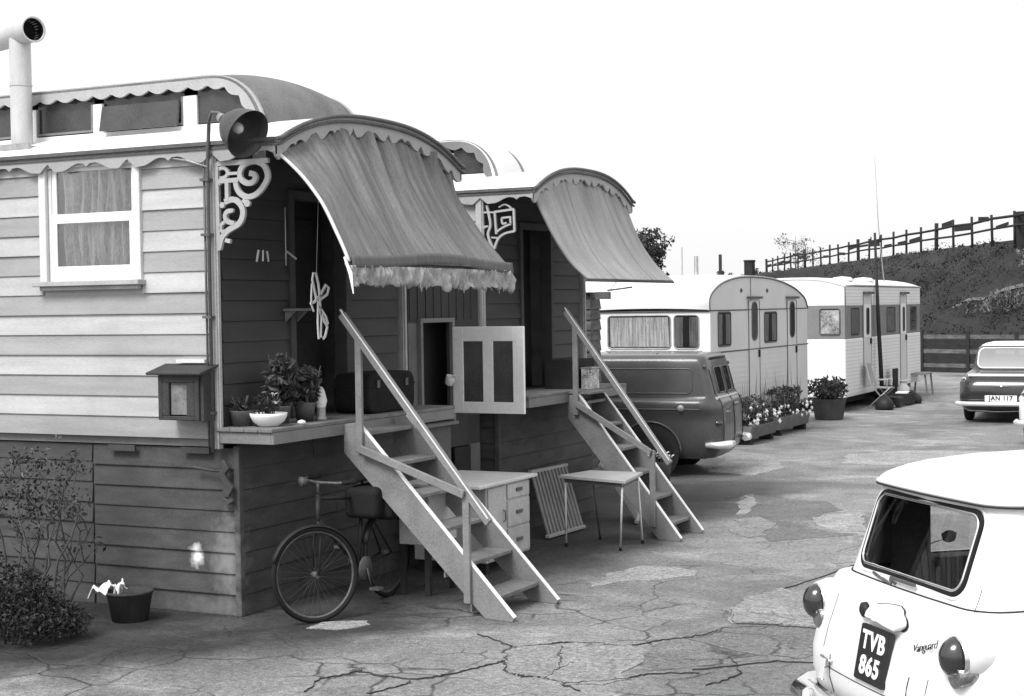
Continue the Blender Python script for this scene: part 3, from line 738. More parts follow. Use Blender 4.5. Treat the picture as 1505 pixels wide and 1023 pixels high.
# ================================================================== THINGS ON THE NEAR PORCH
Z = 1.401
b = MB()                                                    # dark rounded trunk standing on end
def rr(y0, y1, z0, z1, r, n=6):
    P = []
    for cx, cy, a0 in ((y1-r,z1-r,0),(y0+r,z1-r,90),(y0+r,z0+r,180),(y1-r,z0+r,270)):
        for i in range(n+1): a = R(a0+90*i/n); P.append((cx+r*math.cos(a), cy+r*math.sin(a)))
    return P
t = thing('travelling_trunk', 'black trunk with rounded corners on the nearest wagon porch, behind the handrail', 'trunk', (-6.82,11.1,Z))
b.prism(rr(10.66,11.40,Z,Z+.33,.09), 'x', -7.0, -6.66); b.build('trunk_body', [M('black_leathercloth', .014, .7, .3, 10, spec=.12)], t, .02, 3)
b = MB(); b.prism(rr(10.655,11.405,Z+.22,Z+.23,.007,2), 'x', -7.005, -6.655); b.build('lid_seam', [m_iron], t)
for y in (10.8, 11.25):
    b = MB(); b.box(-6.656, -6.648, y-.02, y+.02, Z+.21, Z+.27); b.build('clasp', [m_gutter], t)

def bowl_plant(name, label, cat, c, r, h, mat, kind, n, size, spread, hh, group=None, flowers=0, mats=None, shape=None, fsize=.02, seed=1):
    rnd = random.Random(seed); t = thing(name, label, cat, c, group=group); x, y, z = c
    prof = shape or [(.0,.005),(r*.72,.005),(r*.75,.0),(r*.95,h*.95),(r,h),(r*.99,h+.004),(r*.9,h),(r*.86,h*.85),(0,h*.85)]
    b = MB(); b.lathe(prof, c, 28); b.build(kind, [mat], t)
    b = MB()
    for i in range(max(5, n//40)):
        a = rnd.uniform(0,6.28); l = rnd.uniform(.2,.9)*spread
        b.tube([(x+.3*r*math.cos(a),y+.3*r*math.sin(a),z+h*.85),(x+.7*l*math.cos(a),y+.7*l*math.sin(a),z+h+hh*.6),(x+l*math.cos(a),y+l*math.sin(a),z+h+hh*rnd.uniform(.7,1.2))], .004, 5)
    b.build('stems', [m_stem], t)
    b = MB()
    for i in range(6):
        a = rnd.uniform(0,6.28); q = spread*.55
        leaves(b, (x+q*math.cos(a)*rnd.random(), y+q*math.sin(a)*rnd.random(), z+h+hh*rnd.uniform(.25,.8)), (spread*.6,spread*.6,hh*.5), n//6, size, nm=len(mats or [1]), rnd=rnd)
    b.build('foliage', mats or [m_leaf], t)
    for i in range(flowers):
        a = rnd.uniform(0,6.28); l = spread*rnd.uniform(.2,.9); q = (x+l*math.cos(a), y+l*math.sin(a), z+h+hh*rnd.uniform(.5,1.1)); b = MB()
        for k in range(5):
            e = Vector((math.cos(k*1.257),math.sin(k*1.257),.5)); e2 = Vector((-e.y,e.x,0)); q_ = Vector(q)
            b.add([q_, q_+e*fsize+e2*fsize*.5, q_+e*fsize*1.7, q_+e*fsize-e2*fsize*.5], [(0,1,2,3)])
        b.lathe([(0,-.3*fsize),(fsize*.6,.0),(0,fsize*.5)], q, 6); b.build('flower', [m_petal], t)
    return t
bowl = [(.0,.0),(.07,.0),(.075,.006),(.115,.035),(.135,.075),(.138,.098),(.130,.098),(.122,.07),(0,.06)]
bowl_plant('flower_bowl', 'shallow white bowl with a cracked side and dark seedlings, at the porch edge', 'plant', (-6.74,9.40,Z), .135, .095, m_white, 'bowl', 260, .035, .13, .13, flowers=2, shape=bowl, fsize=.022, seed=3, mats=[m_leaf])
bowl_plant('potted_plant', 'low dark pot with small bushy leaves, left of the white bowl', 'plant', (-6.95,9.36,Z), .09, .11, m_pot, 'pot', 260, .03, .10, .10, seed=5, mats=[m_leaf,m_leafm])
bowl_plant('potted_plant', 'tall geranium with pale flower head, behind the white bowl', 'plant', (-6.82,9.66,Z), .085, .13, m_pot, 'pot', 520, .07, .15, .34, flowers=2, seed=8, mats=[m_leaf,m_leafm], fsize=.02)
bowl_plant('potted_plant', 'broad dark-leaved pot plant, right of the tall geranium', 'plant', (-6.76,9.90,Z), .085, .14, m_pot, 'pot', 420, .075, .14, .24, flowers=1, seed=12, mats=[m_leaf,m_leafm], fsize=.014)
t = thing('glass_lantern', 'small glass storm lantern with pale cone top, at the far end of the pots', 'lantern', (-6.70,10.03,Z))
b = MB(); b.lathe([(0,0),(.045,0),(.045,.02),(.035,.03),(.035,.10)], (-6.70,10.03,Z), 14); b.build('base', [m_rust], t)
b = MB(); b.lathe([(.036,.10),(.05,.15),(.03,.23),(.01,.26),(0,.265)], (-6.70,10.03,Z), 14); b.build('glass_top', [M('milk_glass', .75, .2, .1, 8)], t)
t = MB(); t.lathe([(0,0),(.02,.0),(.032,.012),(.03,.026),(.0,.036)], (-6.60,9.62,Z), 12); tag(t.build('white_stone', m_white), 'small white stone on the porch edge right of the bowl', 'stone')

# ribbon tied in a bow hanging from the porch roof
b = MB(); X0, Y0 = -6.62, 9.88
def rb(pts, w): b.ribbon([(Y0+p[0], p[1]) for p in pts], w, 'x', X0-.002-.001*len(pts), X0+.002)
rb([(.0,2.33),(-.05,2.48),(-.035,2.53),(.0,2.53),(.03,2.45),(.05,2.33),(.02,2.22)], .016)
rb([(-.08,2.30),(-.03,2.31),(.06,2.37),(.13,2.44),(.17,2.42),(.15,2.37),(.05,2.33)], .018)
rb([(-.06,2.45),(-.07,2.35),(-.07,2.29),(-.04,2.24)], .012)
rb([(.02,2.32),(.01,2.15),(.02,2.03)], .018); rb([(.05,2.31),(.06,2.18),(.05,2.04)], .012); rb([(.05,2.24),(.10,2.16),(.14,2.12),(.11,2.05),(.08,2.03)], .02); rb([(.03,2.28),(.12,2.2),(.15,2.14)], .02)
b.tube([(X0,Y0,2.52),(X0+.05,Y0,3.45)], .0015, 4)
tag(b.build('hanging_ribbon', m_white), 'white ribbon tied in a loose bow, hanging in the nearest porch', 'ribbon')
# pegs on a line under the awning
for (y, z, g) in ((9.62,2.66,0),(9.70,2.66,0),(9.77,2.655,0),(10.14,2.66,0)):
    b = MB(); b.beam((-6.98,y,z-.04+.6*(y-9.6)*.1),(-6.985,y+.035-.3*(y-9.62),z+.05), .012, .012); tag(b.build('clothes_peg', m_cream), 'pale clothes peg clipped to the porch wall of the nearest wagon', 'peg', 'clothes pegs in the nearest porch')
b = MB(); b.tube([(-7.0,10.03,2.6),(-7.0,10.03,3.05)], .004, 5); tag(b.build('hanging_wire', m_white), 'thin pale wire hanging against the dark porch wall', 'wire')
t = thing('wall_shelf', 'short timber shelf with brackets on the nearest porch wall, below the ribbon', 'shelf', (-7.0,10.15,2.25))
b = MB(); b.box(-7.06, -6.94, 10.06, 10.28, 2.245, 2.265); b.build('board', [m_trim], t)
for y in (10.09,10.25):
    b = MB(); b.prism([(-7.055,2.243),(-6.96,2.243),(-7.055,2.16)], 'y', y-.008, y+.008); b.build('bracket', [m_trim], t)

# ================================================================== ANNEXE BETWEEN THE WAGONS, with open cupboard hatch
t = thing('timber_annexe', 'plain timber shed filling the gap between the two wagons', 'shed', (-7.5,12.6,0))
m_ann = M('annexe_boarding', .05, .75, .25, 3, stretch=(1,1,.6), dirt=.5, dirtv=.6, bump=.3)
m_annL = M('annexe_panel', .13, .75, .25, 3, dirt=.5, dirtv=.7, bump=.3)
b = MB()
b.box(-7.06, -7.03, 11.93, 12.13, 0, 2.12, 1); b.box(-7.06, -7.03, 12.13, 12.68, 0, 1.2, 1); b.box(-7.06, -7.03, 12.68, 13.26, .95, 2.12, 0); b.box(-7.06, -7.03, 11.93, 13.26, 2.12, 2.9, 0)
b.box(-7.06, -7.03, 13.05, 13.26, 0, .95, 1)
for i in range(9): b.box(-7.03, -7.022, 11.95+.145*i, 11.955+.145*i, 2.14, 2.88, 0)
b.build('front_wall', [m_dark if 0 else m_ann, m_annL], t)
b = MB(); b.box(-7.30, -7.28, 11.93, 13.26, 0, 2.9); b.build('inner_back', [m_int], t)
b = MB(); b.box(-9.6, -7.06, 11.93, 13.26, 2.9, 2.94); b.build('roof', [m_gutter], t)
b = MB(); b.box(-7.03, -6.99, 12.09, 12.13, 1.2, 2.16); b.box(-7.03, -6.99, 12.68, 12.72, 1.2, 2.16); b.box(-7.03, -6.99, 12.13, 12.68, 2.12, 2.16); b.box(-7.03,-6.96,12.09,12.72,1.17,1.2); b.build('hatch_frame', [m_trim], t, .003)
# lower doors
b = MB(); b.box(-7.026, -7.01, 12.72, 13.03, .02, .94); b.build('lower_door', [m_dark], t)
h = MB(); x0, x1, ya, yb, z0, z1 = -6.995, -6.26, 12.675, 12.71, 1.275, 2.075
for (a, c, d, e) in ((x0,x0+.11,z0,z1),(x1-.11,x1,z0,z1),(x0+.32-.005,x0+.42,z0+.105,z1-.135),(x0+.11,x1-.11,z0,z0+.105),(x0+.11,x1-.11,z1-.135,z1)): h.box(a, c, ya, yb, d, e)
hd = h.build('hatch_door', [m_petal], t, .003)
h = MB(); h.box(x0+.11, x0+.315, ya+.012, yb-.012, z0+.105, z1-.135); h.box(x0+.42, x1-.11, ya+.012, yb-.012, z0+.105, z1-.135); h.build('panel', [M('door_panel_dark', .07, .5, .35, 3, dirt=.6, dirtv=2.2)], hd)
for z in (1.45,1.9):
    h = MB(); h.tube([(-6.99,12.695,z-.03),(-6.99,12.695,z+.03)], .009, 8); h.build('hinge', [m_gutter], hd)
t2 = thing('enamel_mug', 'pale enamel mug hanging beside the white hatch door', 'mug', (-6.98,12.6,1.58))
b = MB(); b.lathe([(0,0),(.038,0),(.042,.01),(.045,.085),(.041,.085),(.038,.012),(0,.01)], (-6.975,12.56,1.545), 18, axis=(.35,-.15,.9)); b.build('cup', [M('enamel', .6, .25, .2, 8)], t2)
b = MB(); b.tube([(-6.955,12.60,1.56),(-6.94,12.64,1.58),(-6.94,12.64,1.62),(-6.95,12.60,1.63)], .005, 6); b.build('handle', [m_white], t2)

# ================================================================== DESK
t = thing('kneehole_desk', 'white-painted kneehole desk with three drawers, behind the near steps', 'desk', (-6.4,11.4,0))
m_desk = M('desk_paint', .50, .6, .22, 5, dirt=.8, dirtv=.55, bump=.2)
b = MB(); b.box(-6.78, -6.0, 11.30, 12.40, .745, .775); b.build('desk_top', [M('desk_top_paint', .62, .6, .2, 3, dirt=.5, dirtv=.6)], t, .006)
b = MB(); b.box(-6.75, -6.05, 11.50, 12.32, .10, .743); b.build('pedestal', [m_desk], t, .004)
for z0, z1 in ((.60,.725),(.36,.58),(.12,.34)):
    b = MB(); b.box(-6.05, -6.035, 11.88, 12.30, z0, z1); d = b.build('drawer', [m_desk], t, .004)
    b = MB(); b.box(-6.035, -6.020, 12.03, 12.14, (z0+z1)/2-.01, (z0+z1)/2+.02); b.build('pull', [m_gutter], d, .003)
b = MB(); b.box(-6.05, -6.035, 11.52, 11.85, .12, .725); d = b.build('cupboard_door', [m_desk], t, .004)
b = MB(); b.tube([(-6.034,11.79,.42),(-6.015,11.79,.43),(-6.015,11.79,.51),(-6.034,11.79,.52)], .006, 6); b.build('handle', [m_gutter], d)
for x in (-6.70, -6.10):
    for y in (11.56, 12.26):
        b = MB(); b.box(x-.025, x+.025, y-.025, y+.025, 0, .10); b.build('foot', [m_dark], t)

tc_ = thing('cabinet', 'small white cabinet on tall dark legs, half hidden by the near steps beside the bicycle', 'cabinet', (-6.2,10.6,0))
b = MB(); b.box(-6.30, -6.03, 10.50, 10.95, .40, .80); b.build('cabinet_body', [m_desk], tc_, .004)
b = MB(); b.box(-6.27, -6.06, 10.492, 10.50, .42, .78); d = b.build('door', [m_desk], tc_, .003)
b = MB(); b.tube([(-6.16,10.49,.56),(-6.15,10.475,.56),(-6.09,10.475,.56),(-6.08,10.49,.56)], .006, 6); b.build('pull', [m_iron], d)
for x in (-6.28, -6.055):
    for y in (10.525, 10.92):
        b = MB(); b.box(x-.022, x+.022, y-.022, y+.022, 0, .40); b.build('leg', [m_dark], tc_, .003)

# ================================================================== FOLDING TABLE
t = thing('folding_table', 'small square folding table with thin splayed metal legs, in front of the second wagon', 'table', (-5.7,13.2,0))
cor = [(-6.10,13.06),(-5.34,12.83),(-5.46,13.55),(-6.0,13.55)]
b = MB(); b.prism(cor, 'z', .655, .685); b.build('table_top', [M('table_board', .40, .6, .2, 4, dirt=.5, dirtv=.7)], t, .004)
b = MB(); c_ = [(x*.86-5.72*.14, y*.86+13.25*.14) for x, y in cor]
for i in range(4): b.beam((*c_[i],.635), (*c_[(i+1) % 4],.635), .02, .035)
b.build('frame', [m_gutter], t)
for i, (x, y) in enumerate(((-6.10,13.20),(-5.53,13.15),(-5.50,13.62),(-5.98,13.72))):
    b = MB(); b.tube([(*c_[i],.65),(x,y,.02)], .0095, 8); lg = b.build('leg', [M('leg_alloy', .72, .35, .1, 9, metal=.0) if i == 0 else bpy.data.materials['leg_alloy']] if i < 3 else [m_gutter], t)
    b = MB(); b.lathe([(0,0),(.014,0),(.014,.035),(0,.035)], (x,y,0), 8); b.build('rubber_foot', [m_rubber], lg)

# ================================================================== SLATTED PANELS
def slats(label, a, bb, c, n, group=None):
    """a,bb = ends of bottom rail; c = offset of the top rail"""
    t = thing('slatted_panel', label, 'slatted panel', a, group=group)
    a, bb, c = Vector(a), Vector(bb), Vector(c)
    for o in (Vector((0,0,0)), c):
        b = MB(); b.beam(a+o, bb+o, .045, .03, up=(0,0,1)); b.build('rail', [m_post], t, .003)
    b = MB(); nrm = (bb-a).cross(c).normalized()
    for i in range(n):
        p = a+(bb-a)*((i+.5)/n); b.beam(p, p+c, .035, .015, up=nrm)
    b.build('slats', [m_step], t)
slats('slatted wooden panel leaning between the desk and the folding table', (-6.44,13.50,.03), (-6.40,14.28,.03), (-.38,.42,.57), 11)
slats('slatted wooden panel leaning in the dark behind the folding table', (-6.02,14.75,.03), (-6.3,15.5,.03), (-.42,.05,.55), 10)

# ================================================================== BICYCLE
m_rim = M('rusty_rim', .07, .5, .5, 14, dirt=.6, dirtv=3)
def bicycle():
    t = thing('bicycle', 'old black bicycle with saddlebag, leaning under the nearest porch', 'bicycle', (-6.38,9.8,0))
    lean = .10
    F0 = Vector((-6.30,9.32,.345)); Rr = Vector((-6.36,10.40,.345)); fd = Vector((-.476,-.877,0)).normalized()
    def wheel(c, d, name):
        n = Vector((d.y,-d.x,0)).normalized(); upv = (Vector((0,0,1))+n*0-Vector((lean,0,0))*.5).normalized()
        def ring(r, k=48): return [c+d*math.cos(2*PI*i/k)*r+upv*math.sin(2*PI*i/k)*r for i in range(k)]
        b = MB(); b.tube(ring(.330), .019, 8, closed=True); w = b.build(name, [m_rubber], t)
        b = MB(); b.tube(ring(.308), .010, 6, closed=True); b.build('rim', [m_rim], w)
        b = MB(); b.tube([c-n*.035, c+n*.035], .022, 10)
        for i in range(32):
            a = 2*PI*i/32; a2 = a+(.35 if i % 2 else -.35); s = .028 if (i//2) % 2 else -.028
            b.tube([c+n*s+(d*math.cos(a2)+upv*math.sin(a2))*.02, c+(d*math.cos(a)+upv*math.sin(a))*.305], .0008, 3, cap=False)
        b.build('spokes', [m_rim], w)
        return n, upv
    n, up = wheel(F0, fd, 'front_wheel'); n2, up2 = wheel(Rr, Vector((.05,-1,0)).normalized(), 'rear_wheel')
    # mudguards
    for c, d, u_, a0, a1, nm in ((F0, fd, up, 20, 175, 'front_mudguard'), (Rr, Vector((.05,-1,0)).normalized(), up2, 20, 215, 'rear_mudguard')):
        q = Vector((d.y,-d.x,0)).normalized(); b = MB()
        def mg(u, v): a = R(a0+(a1-a0)*u); s = (v-.5)*2; rad = .362-.012*s*s; return c+(d*math.cos(a)+u_*math.sin(a))*rad+q*s*.028
        b.grid(mg, 24, 4, 0, True, .002); b.build(nm, [m_iron], t, fix=False)
    hx = -.05; head_b = Vector((-6.345,9.43,.70)); head_t = Vector((-6.385,9.50,.90)); bb = Vector((-6.35,9.98,.29)); st = Vector((-6.42,10.16,.86)); 
    b = MB()
    for p, q, r in ((head_b, head_t, .018), (head_t+Vector((0,.01,-.03)), st+Vector((0,0,-.06)), .014), (head_b+Vector((0,.01,.02)), bb, .015), (bb, st, .015), (bb, Rr+Vector((.05,0,0)), .009), (bb, Rr-Vector((.05,0,0)), .009), (st+Vector((0,0,-.08)), Rr+Vector((.05,0,0)), .008), (st+Vector((0,0,-.08)), Rr-Vector((.05,0,0)), .008)): b.tube([p, q], r, 8)
    b.build('frame', [m_iron], t)
    b = MB()
    for s in (-.05, .05): b.tube([head_b+n*s*.6, head_b+n*s+Vector((0,0,-.05)), F0+n*s], .010, 8)
    b.tube([head_b-n*.035, head_b+n*.035], .016, 8); b.build('fork', [m_iron], t)
    ht = head_t+Vector((-.01,.01,.10)); b = MB()
    b.tube([head_t, ht], .012, 8); b.tube([ht+n*.27-fd*.16, ht+n*.25-fd*.03, ht+n*.12+fd*.05, ht+fd*.05, ht-n*.12+fd*.05, ht-n*.25-fd*.03, ht-n*.27-fd*.16], .011, 8); h = b.build('handlebar', [m_rim], t)
    for s in (1, -1):
        b = MB(); b.tube([ht+n*.272*s-fd*.17, ht+n*.255*s-fd*.06], .016, 8); b.build('grip', [m_rubber], h)
    b = MB(); b.lathe([(0,-.02),(.03,-.01),(.04,.03),(.038,.04),(0,.045)], ht+fd*.10, 14, axis=fd); b.build('head_lamp', [m_rim], t)
    b = MB()
    def sad(u, v):
        w = .02+.075*min(1,max(0,(u-.25)/.5))**1.3; s = v*2-1
        return st+Vector((s*w, -.17+.28*u, .08+.02*u-.03*s*s+.015*math.sin(u*3)))
    b.grid(sad, 12, 8, 0, True, .02); b.tube([st-Vector((0,0,.05)), st+Vector((0,0,.07))], .011, 8); b.build('saddle', [m_rubber], t, fix=False)
    b = MB(); b.box(-.15, .15, -.09, .08, -.17, .07); bg = [(p[0]-6.33, p[1]+10.06, p[2]+.83) for p in b.v]; b.v = bg; b.build('saddlebag', [m_rubber], t, .05, 4)
    b = MB(); b.box(-.20, .20, -.17, .15, -.13, .13); b.v = [(p[0]-6.31, p[1]+10.26, p[2]+.77) for p in b.v]; b.build('carrier_bag', [m_rubber], t, .06, 4)
    b = MB(); b.lathe([(0,-.006),(.09,-.006),(.09,.006),(0,.006)], bb+Vector((.06,0,0)), 20, axis=(1,0,0)); b.tube([bb-Vector((.05,0,0)), bb+Vector((.07,0,0))], .012, 6); cs = b.build('chainset', [m_gutter], t)
    for s in (1,-1):
        b = MB(); b.tube([bb+Vector((.075*s,0,0)), bb+Vector((.08*s,.05*s,-.16*s))], .008, 6); b.box(bb.x+.08*s-(.0 if s > 0 else .09), bb.x+.08*s+(.09 if s > 0 else 0), bb.y+.05*s-.03, bb.y+.05*s+.03, bb.z-.16*s-.01, bb.z-.16*s+.01); b.build('crank', [m_gutter], cs)
    b = MB(); q = Rr+Vector((.02,.36,.12)); b.lathe([(0,0),(.03,0),(.025,.02),(0,.025)], q, 12, axis=(0,1,0)); b.build('reflector', [m_petal], t)
bicycle()

# ================================================================== BUSH, STEMS AND BUCKET at the left
rnd = random.Random(21)
t = thing('climbing_rose', 'tall thin-stemmed rose bush against the dark skirting at the left edge', 'plant', (-8.15,8.55,0))
b = MB(); tips = []
for i in range(15):
    x = rnd.uniform(-8.6,-8.0); y = rnd.uniform(8.45,8.8); P = [Vector((x+rnd.uniform(-.06,.06),y,.0))]; dx = rnd.uniform(-.09,.09)
    hgt = rnd.uniform(.8,1.33) if i < 11 else rnd.uniform(.5,.9); k = 9
    for j in range(1, k): P.append(Vector((x+dx*j*.35+rnd.uniform(-.015,.015)+.04*math.sin(j+i), y+.02*j*rnd.uniform(-.5,1), hgt*j/(k-1))))
    b.tube(P, [.011*(1-.07*j) for j in range(k)], 5); tips.append(P)
    for j in (4,5,6,7):
        q = P[j]+Vector((rnd.uniform(-.16,.16), rnd.uniform(-.12,.06), rnd.uniform(.03,.14))); b.tube([P[j], q], [.005,.002], 4); tips.append([q])
b.build('stems', [m_stem], t)
b = MB()
for P in tips:
    if P[-1].z > .75 or rnd.random() < .3: leaves(b, P[-1], (.09,.08,.07), 12, .042, nm=3, rnd=rnd)
for _ in range(16): leaves(b, (rnd.uniform(-8.6,-8.0), rnd.uniform(8.4,8.8), rnd.uniform(.8,1.22)), (.09,.08,.07), 14, .045, nm=3, rnd=rnd)
b.build('foliage', [m_leaf, m_leafm, m_leaf], t)
for i in range(9):
    q = (rnd.uniform(-8.5,-7.95), rnd.uniform(8.35,8.6), rnd.uniform(1.0,1.36)); f = MB(); leaves(f, q, (.022,.022,.02), 14, .03, rnd=rnd); f.build('faded_bloom', [m_leafl], t)
t = thing('low_shrub', 'low dense dark shrub sprawling on the ground in the lower left corner', 'shrub', (-7.9,8.0,0))
b = MB(); s_ = MB()
for i in range(80):
    a = rnd.uniform(0,6.28); q = rnd.random()**.5; c = (-8.06+.60*q*math.cos(a), 8.02+.42*q*math.sin(a), .04+.36*(1-q*q)*rnd.uniform(.4,1.15)+.05)
    leaves(b, c, (.13,.13,.10), 120, .034, nm=4, rnd=rnd); s_.tube([(c[0]*.6-8.02*.4, c[1]*.6+8.02*.4, 0), c], [.006,.003], 4)
m_lsh = leafmat('shrub_leaf', .018); b.build('foliage', [m_lsh, m_lsh, m_leaf, m_lsh], t); s_.build('stems', [m_stem], t)
t = thing('flower_tub', 'dark round tub with stones in it, against the skirting right of the shrub', 'tub', (-7.62,8.86,0))
b = MB(); b.lathe([(0,.0),(.13,.0),(.165,.20),(.175,.205),(.175,.22),(.155,.22),(.145,.17),(0,.17)], (-7.62,8.86,0), 26); b.build('tub', [M('tub_dark', .04, .8, .3, 8)], t)
b = MB(); b.lathe([(0,.175),(.146,.175)], (-7.62,8.86,0), 20); b.build('soil', [m_soil], t)
def rag_cloth(label, c, pts, h):
    b = MB(); rn = random.Random(h)
    def fn(u, v): 
        x = c[0]+pts[0]*(u-.5)+.012*math.sin(v*9+u*4); y = c[1]+pts[1]*(v-.5)*.8; z = c[2]+.03*math.sin(u*7+v*3)+.02*math.sin(u*13)-.12*max(0,.35-u)*1.6+.05*math.sin(PI*u)*math.sin(PI*v)+.018*mnoise.noise(Vector((u*6,v*6,h)))
        return (x, y, z)
    b.grid(fn, 18, 12, 0, True, .006); return tag(b.build('crumpled_paper', m_petal, fix=False), label, 'paper')
rag_cloth('large crumpled white paper over the left rim of the dark tub', (-7.78,8.76,.235), (.20,.14), 4)
rag_cloth('small folded white paper on top of the dark tub', (-7.66,8.80,.245), (.07,.10), 9)
# box on the second wagon's porch and tin
t = thing('porch_crate', 'dark crate on the far end of the second wagon porch', 'crate', (-6.72,14.6,1.39))
b = MB(); b.box(-6.92, -6.62, 14.50, 15.08, 1.392, 1.70)
for z in (1.46,1.54,1.62): b.box(-6.62, -6.61, 14.50, 15.08, z, z+.065)
b.build('crate_sides', [m_dark], t, .004)
t = thing('patterned_tin', 'light tin with a dark blotched pattern, beside the dark porch crate', 'tin', (-6.52,14.76,1.39))
b = MB(); b.box(-6.58, -6.46, 14.66, 14.86, 1.392, 1.60); b.build('tin_body', [M('blotched_tin', .5, .5, .9, 9, dirt=1., dirtv=.1, dscale=14)], t, .006)
b = MB(); b.box(-6.585, -6.455, 14.655, 14.865, 1.60, 1.618); b.build('lid', [m_rust], t, .004)
b = MB(); b.prism([(-6.52,14.22),(-6.25,14.15),(-6.25,14.78),(-6.52,14.85)], 'z', 1.372, 1.392); tag(b.build('landing_board', m_tread), 'pale board laid across the top of the second wagon steps', 'board')
# flower bucket beyond the second steps
bowl_plant('flower_bucket', 'grey bucket of small white flowers beyond the foot of the second steps', 'plant', (-6.95,17.8,0), .15, .33, M('bucket_zinc', .12, .6, .2, 6), 'bucket', 200, .05, .17, .10, flowers=14, seed=31, mats=[m_leaf,m_leafm], fsize=.035)
# ================================================================== VEHICLES
def wheel(c, r, w, parent, side, name='wheel', cap=None):
    b = MB(); ax = (side, 0, 0)
    b.lathe([(r*.62,-w/2),(r*.9,-w/2),(r*.985,-w*.36),(r,-w*.2),(r,w*.2),(r*.985,w*.36),(r*.9,w/2),(r*.62,w/2)], c, 28, axis=ax)
    wh = b.build(name, [m_rubber], parent, world=False)
    b = MB(); b.lathe([(0,w*.30),(r*.16,w*.34),(r*.34,w*.32),(r*.40,w*.22),(r*.52,w*.24),(r*.62,w*.42),(r*.64,w*.45),(r*.64,-w*.3)], c, 28, axis=ax)
    b.build('hub', [cap or m_chrome], wh, world=False)
    return wh

def ring(L, nc=5):
    z, hw, yr, yf, rc = L['z'], L['hw'], L['yr'], L['yf'], L['rc']; bow = L.get('bow', .03); wx = L['wx']; P = []; T = []
    def ry(x): return yr-bow*(1-(x/hw)**2)
    e = hw-rc; y0 = ry(e)
    for x in (-e, -wx, -wx/2, 0, wx/2, wx, e): P.append((x, ry(x), z)); T.append('r')
    for i in range(1, nc): a = PI/2*i/nc; P.append((e+rc*math.sin(a), y0+rc*(1-math.cos(a)), z)); T.append('c')
    sy = [y0+rc]+L['sy']+[yf-rc]
    for y in sy: P.append((hw, y, z)); T.append('s')
    for i in range(1, nc): a = PI/2*i/nc; P.append((e+rc*math.cos(a), yf-rc+rc*math.sin(a), z)); T.append('c')
    for x in (e, wx*.98, 0, -wx*.98, -e): P.append((x, yf+bow*(1-(x/hw)**2)-bow*(1-(e/hw)**2), z)); T.append('f')
    for i in range(1, nc): a = PI/2*i/nc; P.append((-e-rc*math.sin(a), yf-rc+rc*math.cos(a), z)); T.append('c')
    for y in reversed(sy): P.append((-hw, y, z)); T.append('s')
    for i in range(1, nc): a = PI/2*i/nc; P.append((-e-rc*math.cos(a), y0+rc*(1-math.sin(a)), z)); T.append('c')
    return P

def shell(levels, sy, wx, holes=(), nc=5):
    """loft of horizontal slices; holes = list of (level0, level1, segments)"""
    b = MB(); Rg = []
    for L in levels:
        L = dict(zip(('z','hw','yr','yf','rc'), L[:5]), bow=(L[5] if len(L) > 5 else .03), sy=[], wx=min(wx, L[1]-L[4]-.01))
        span = (L['yf']-L['rc']-.05)
        L['sy'] = [max(L['yr']+L['rc']+.02+.01*i, min(y, span-.01*(len(sy)-i))) for i, y in enumerate(sy)]
        Rg.append(ring(L, nc))
    n = len(Rg[0]); v = [p for r in Rg for p in r]; f = []
    dead = set()
    for l0, l1, segs in holes:
        for l in range(l0, l1):
            for s in segs: dead.add((l, s))
    for i in range(len(Rg)-1):
        for j in range(n):
            if (i, j) in dead: continue
            f.append((i*n+j, i*n+(j+1) % n, (i+1)*n+(j+1) % n, (i+1)*n+j))
    b.add(v, f, 0, True)
    b.f.append([(len(Rg)-1)*n+j for j in range(n)]); b.m.append(0); b.sm.append(True)
    b.f.append([j for j in reversed(range(n))]); b.m.append(0); b.sm.append(False)
    return b, Rg

def esplit(o, a=38):
    m = o.modifiers.new('split', 'EDGE_SPLIT'); m.split_angle = R(a)

def yrear(levels, x, z):
    for A, B_ in zip(levels, levels[1:]):
        if A[0] <= z <= B_[0]:
            t = (z-A[0])/(B_[0]-A[0]+1e-9)
            f = lambda L: L[2]-(L[5] if len(L) > 5 else .03)*(1-(x/L[1])**2)
            return f(A)*(1-t)+f(B_)*t
    return levels[-1][2]
def rrect(x0, x1, z0, z1, r, n=6):
    P = []
    for cx, cz, a0 in ((x1-r,z1-r,0),(x0+r,z1-r,90),(x0+r,z0+r,180),(x1-r,z0+r,270)):
        for i in range(n+1): a = R(a0+90*i/n); P.append((cx+r*math.cos(a), cz+r*math.sin(a)))
    return P

m_carwhite = M('car_white_paint', .74, .42, .05, 2, bump=0, coat=.12, dirt=.5, dirtv=.86, dscale=2.5)
m_plateblk = M('plate_black', .02, .4, .1, 5, bump=0)
m_lens = M('tail_lens', .018, .2, .35, 14, bump=.1, spec=.7, coat=.6)
m_seam = M('panel_gap', .02, .8, .1, 5, bump=0)
m_lining = M('car_lining', .045, .8, .3, 6)
m_carglass = glass('car_glass', .93, .08, .02)

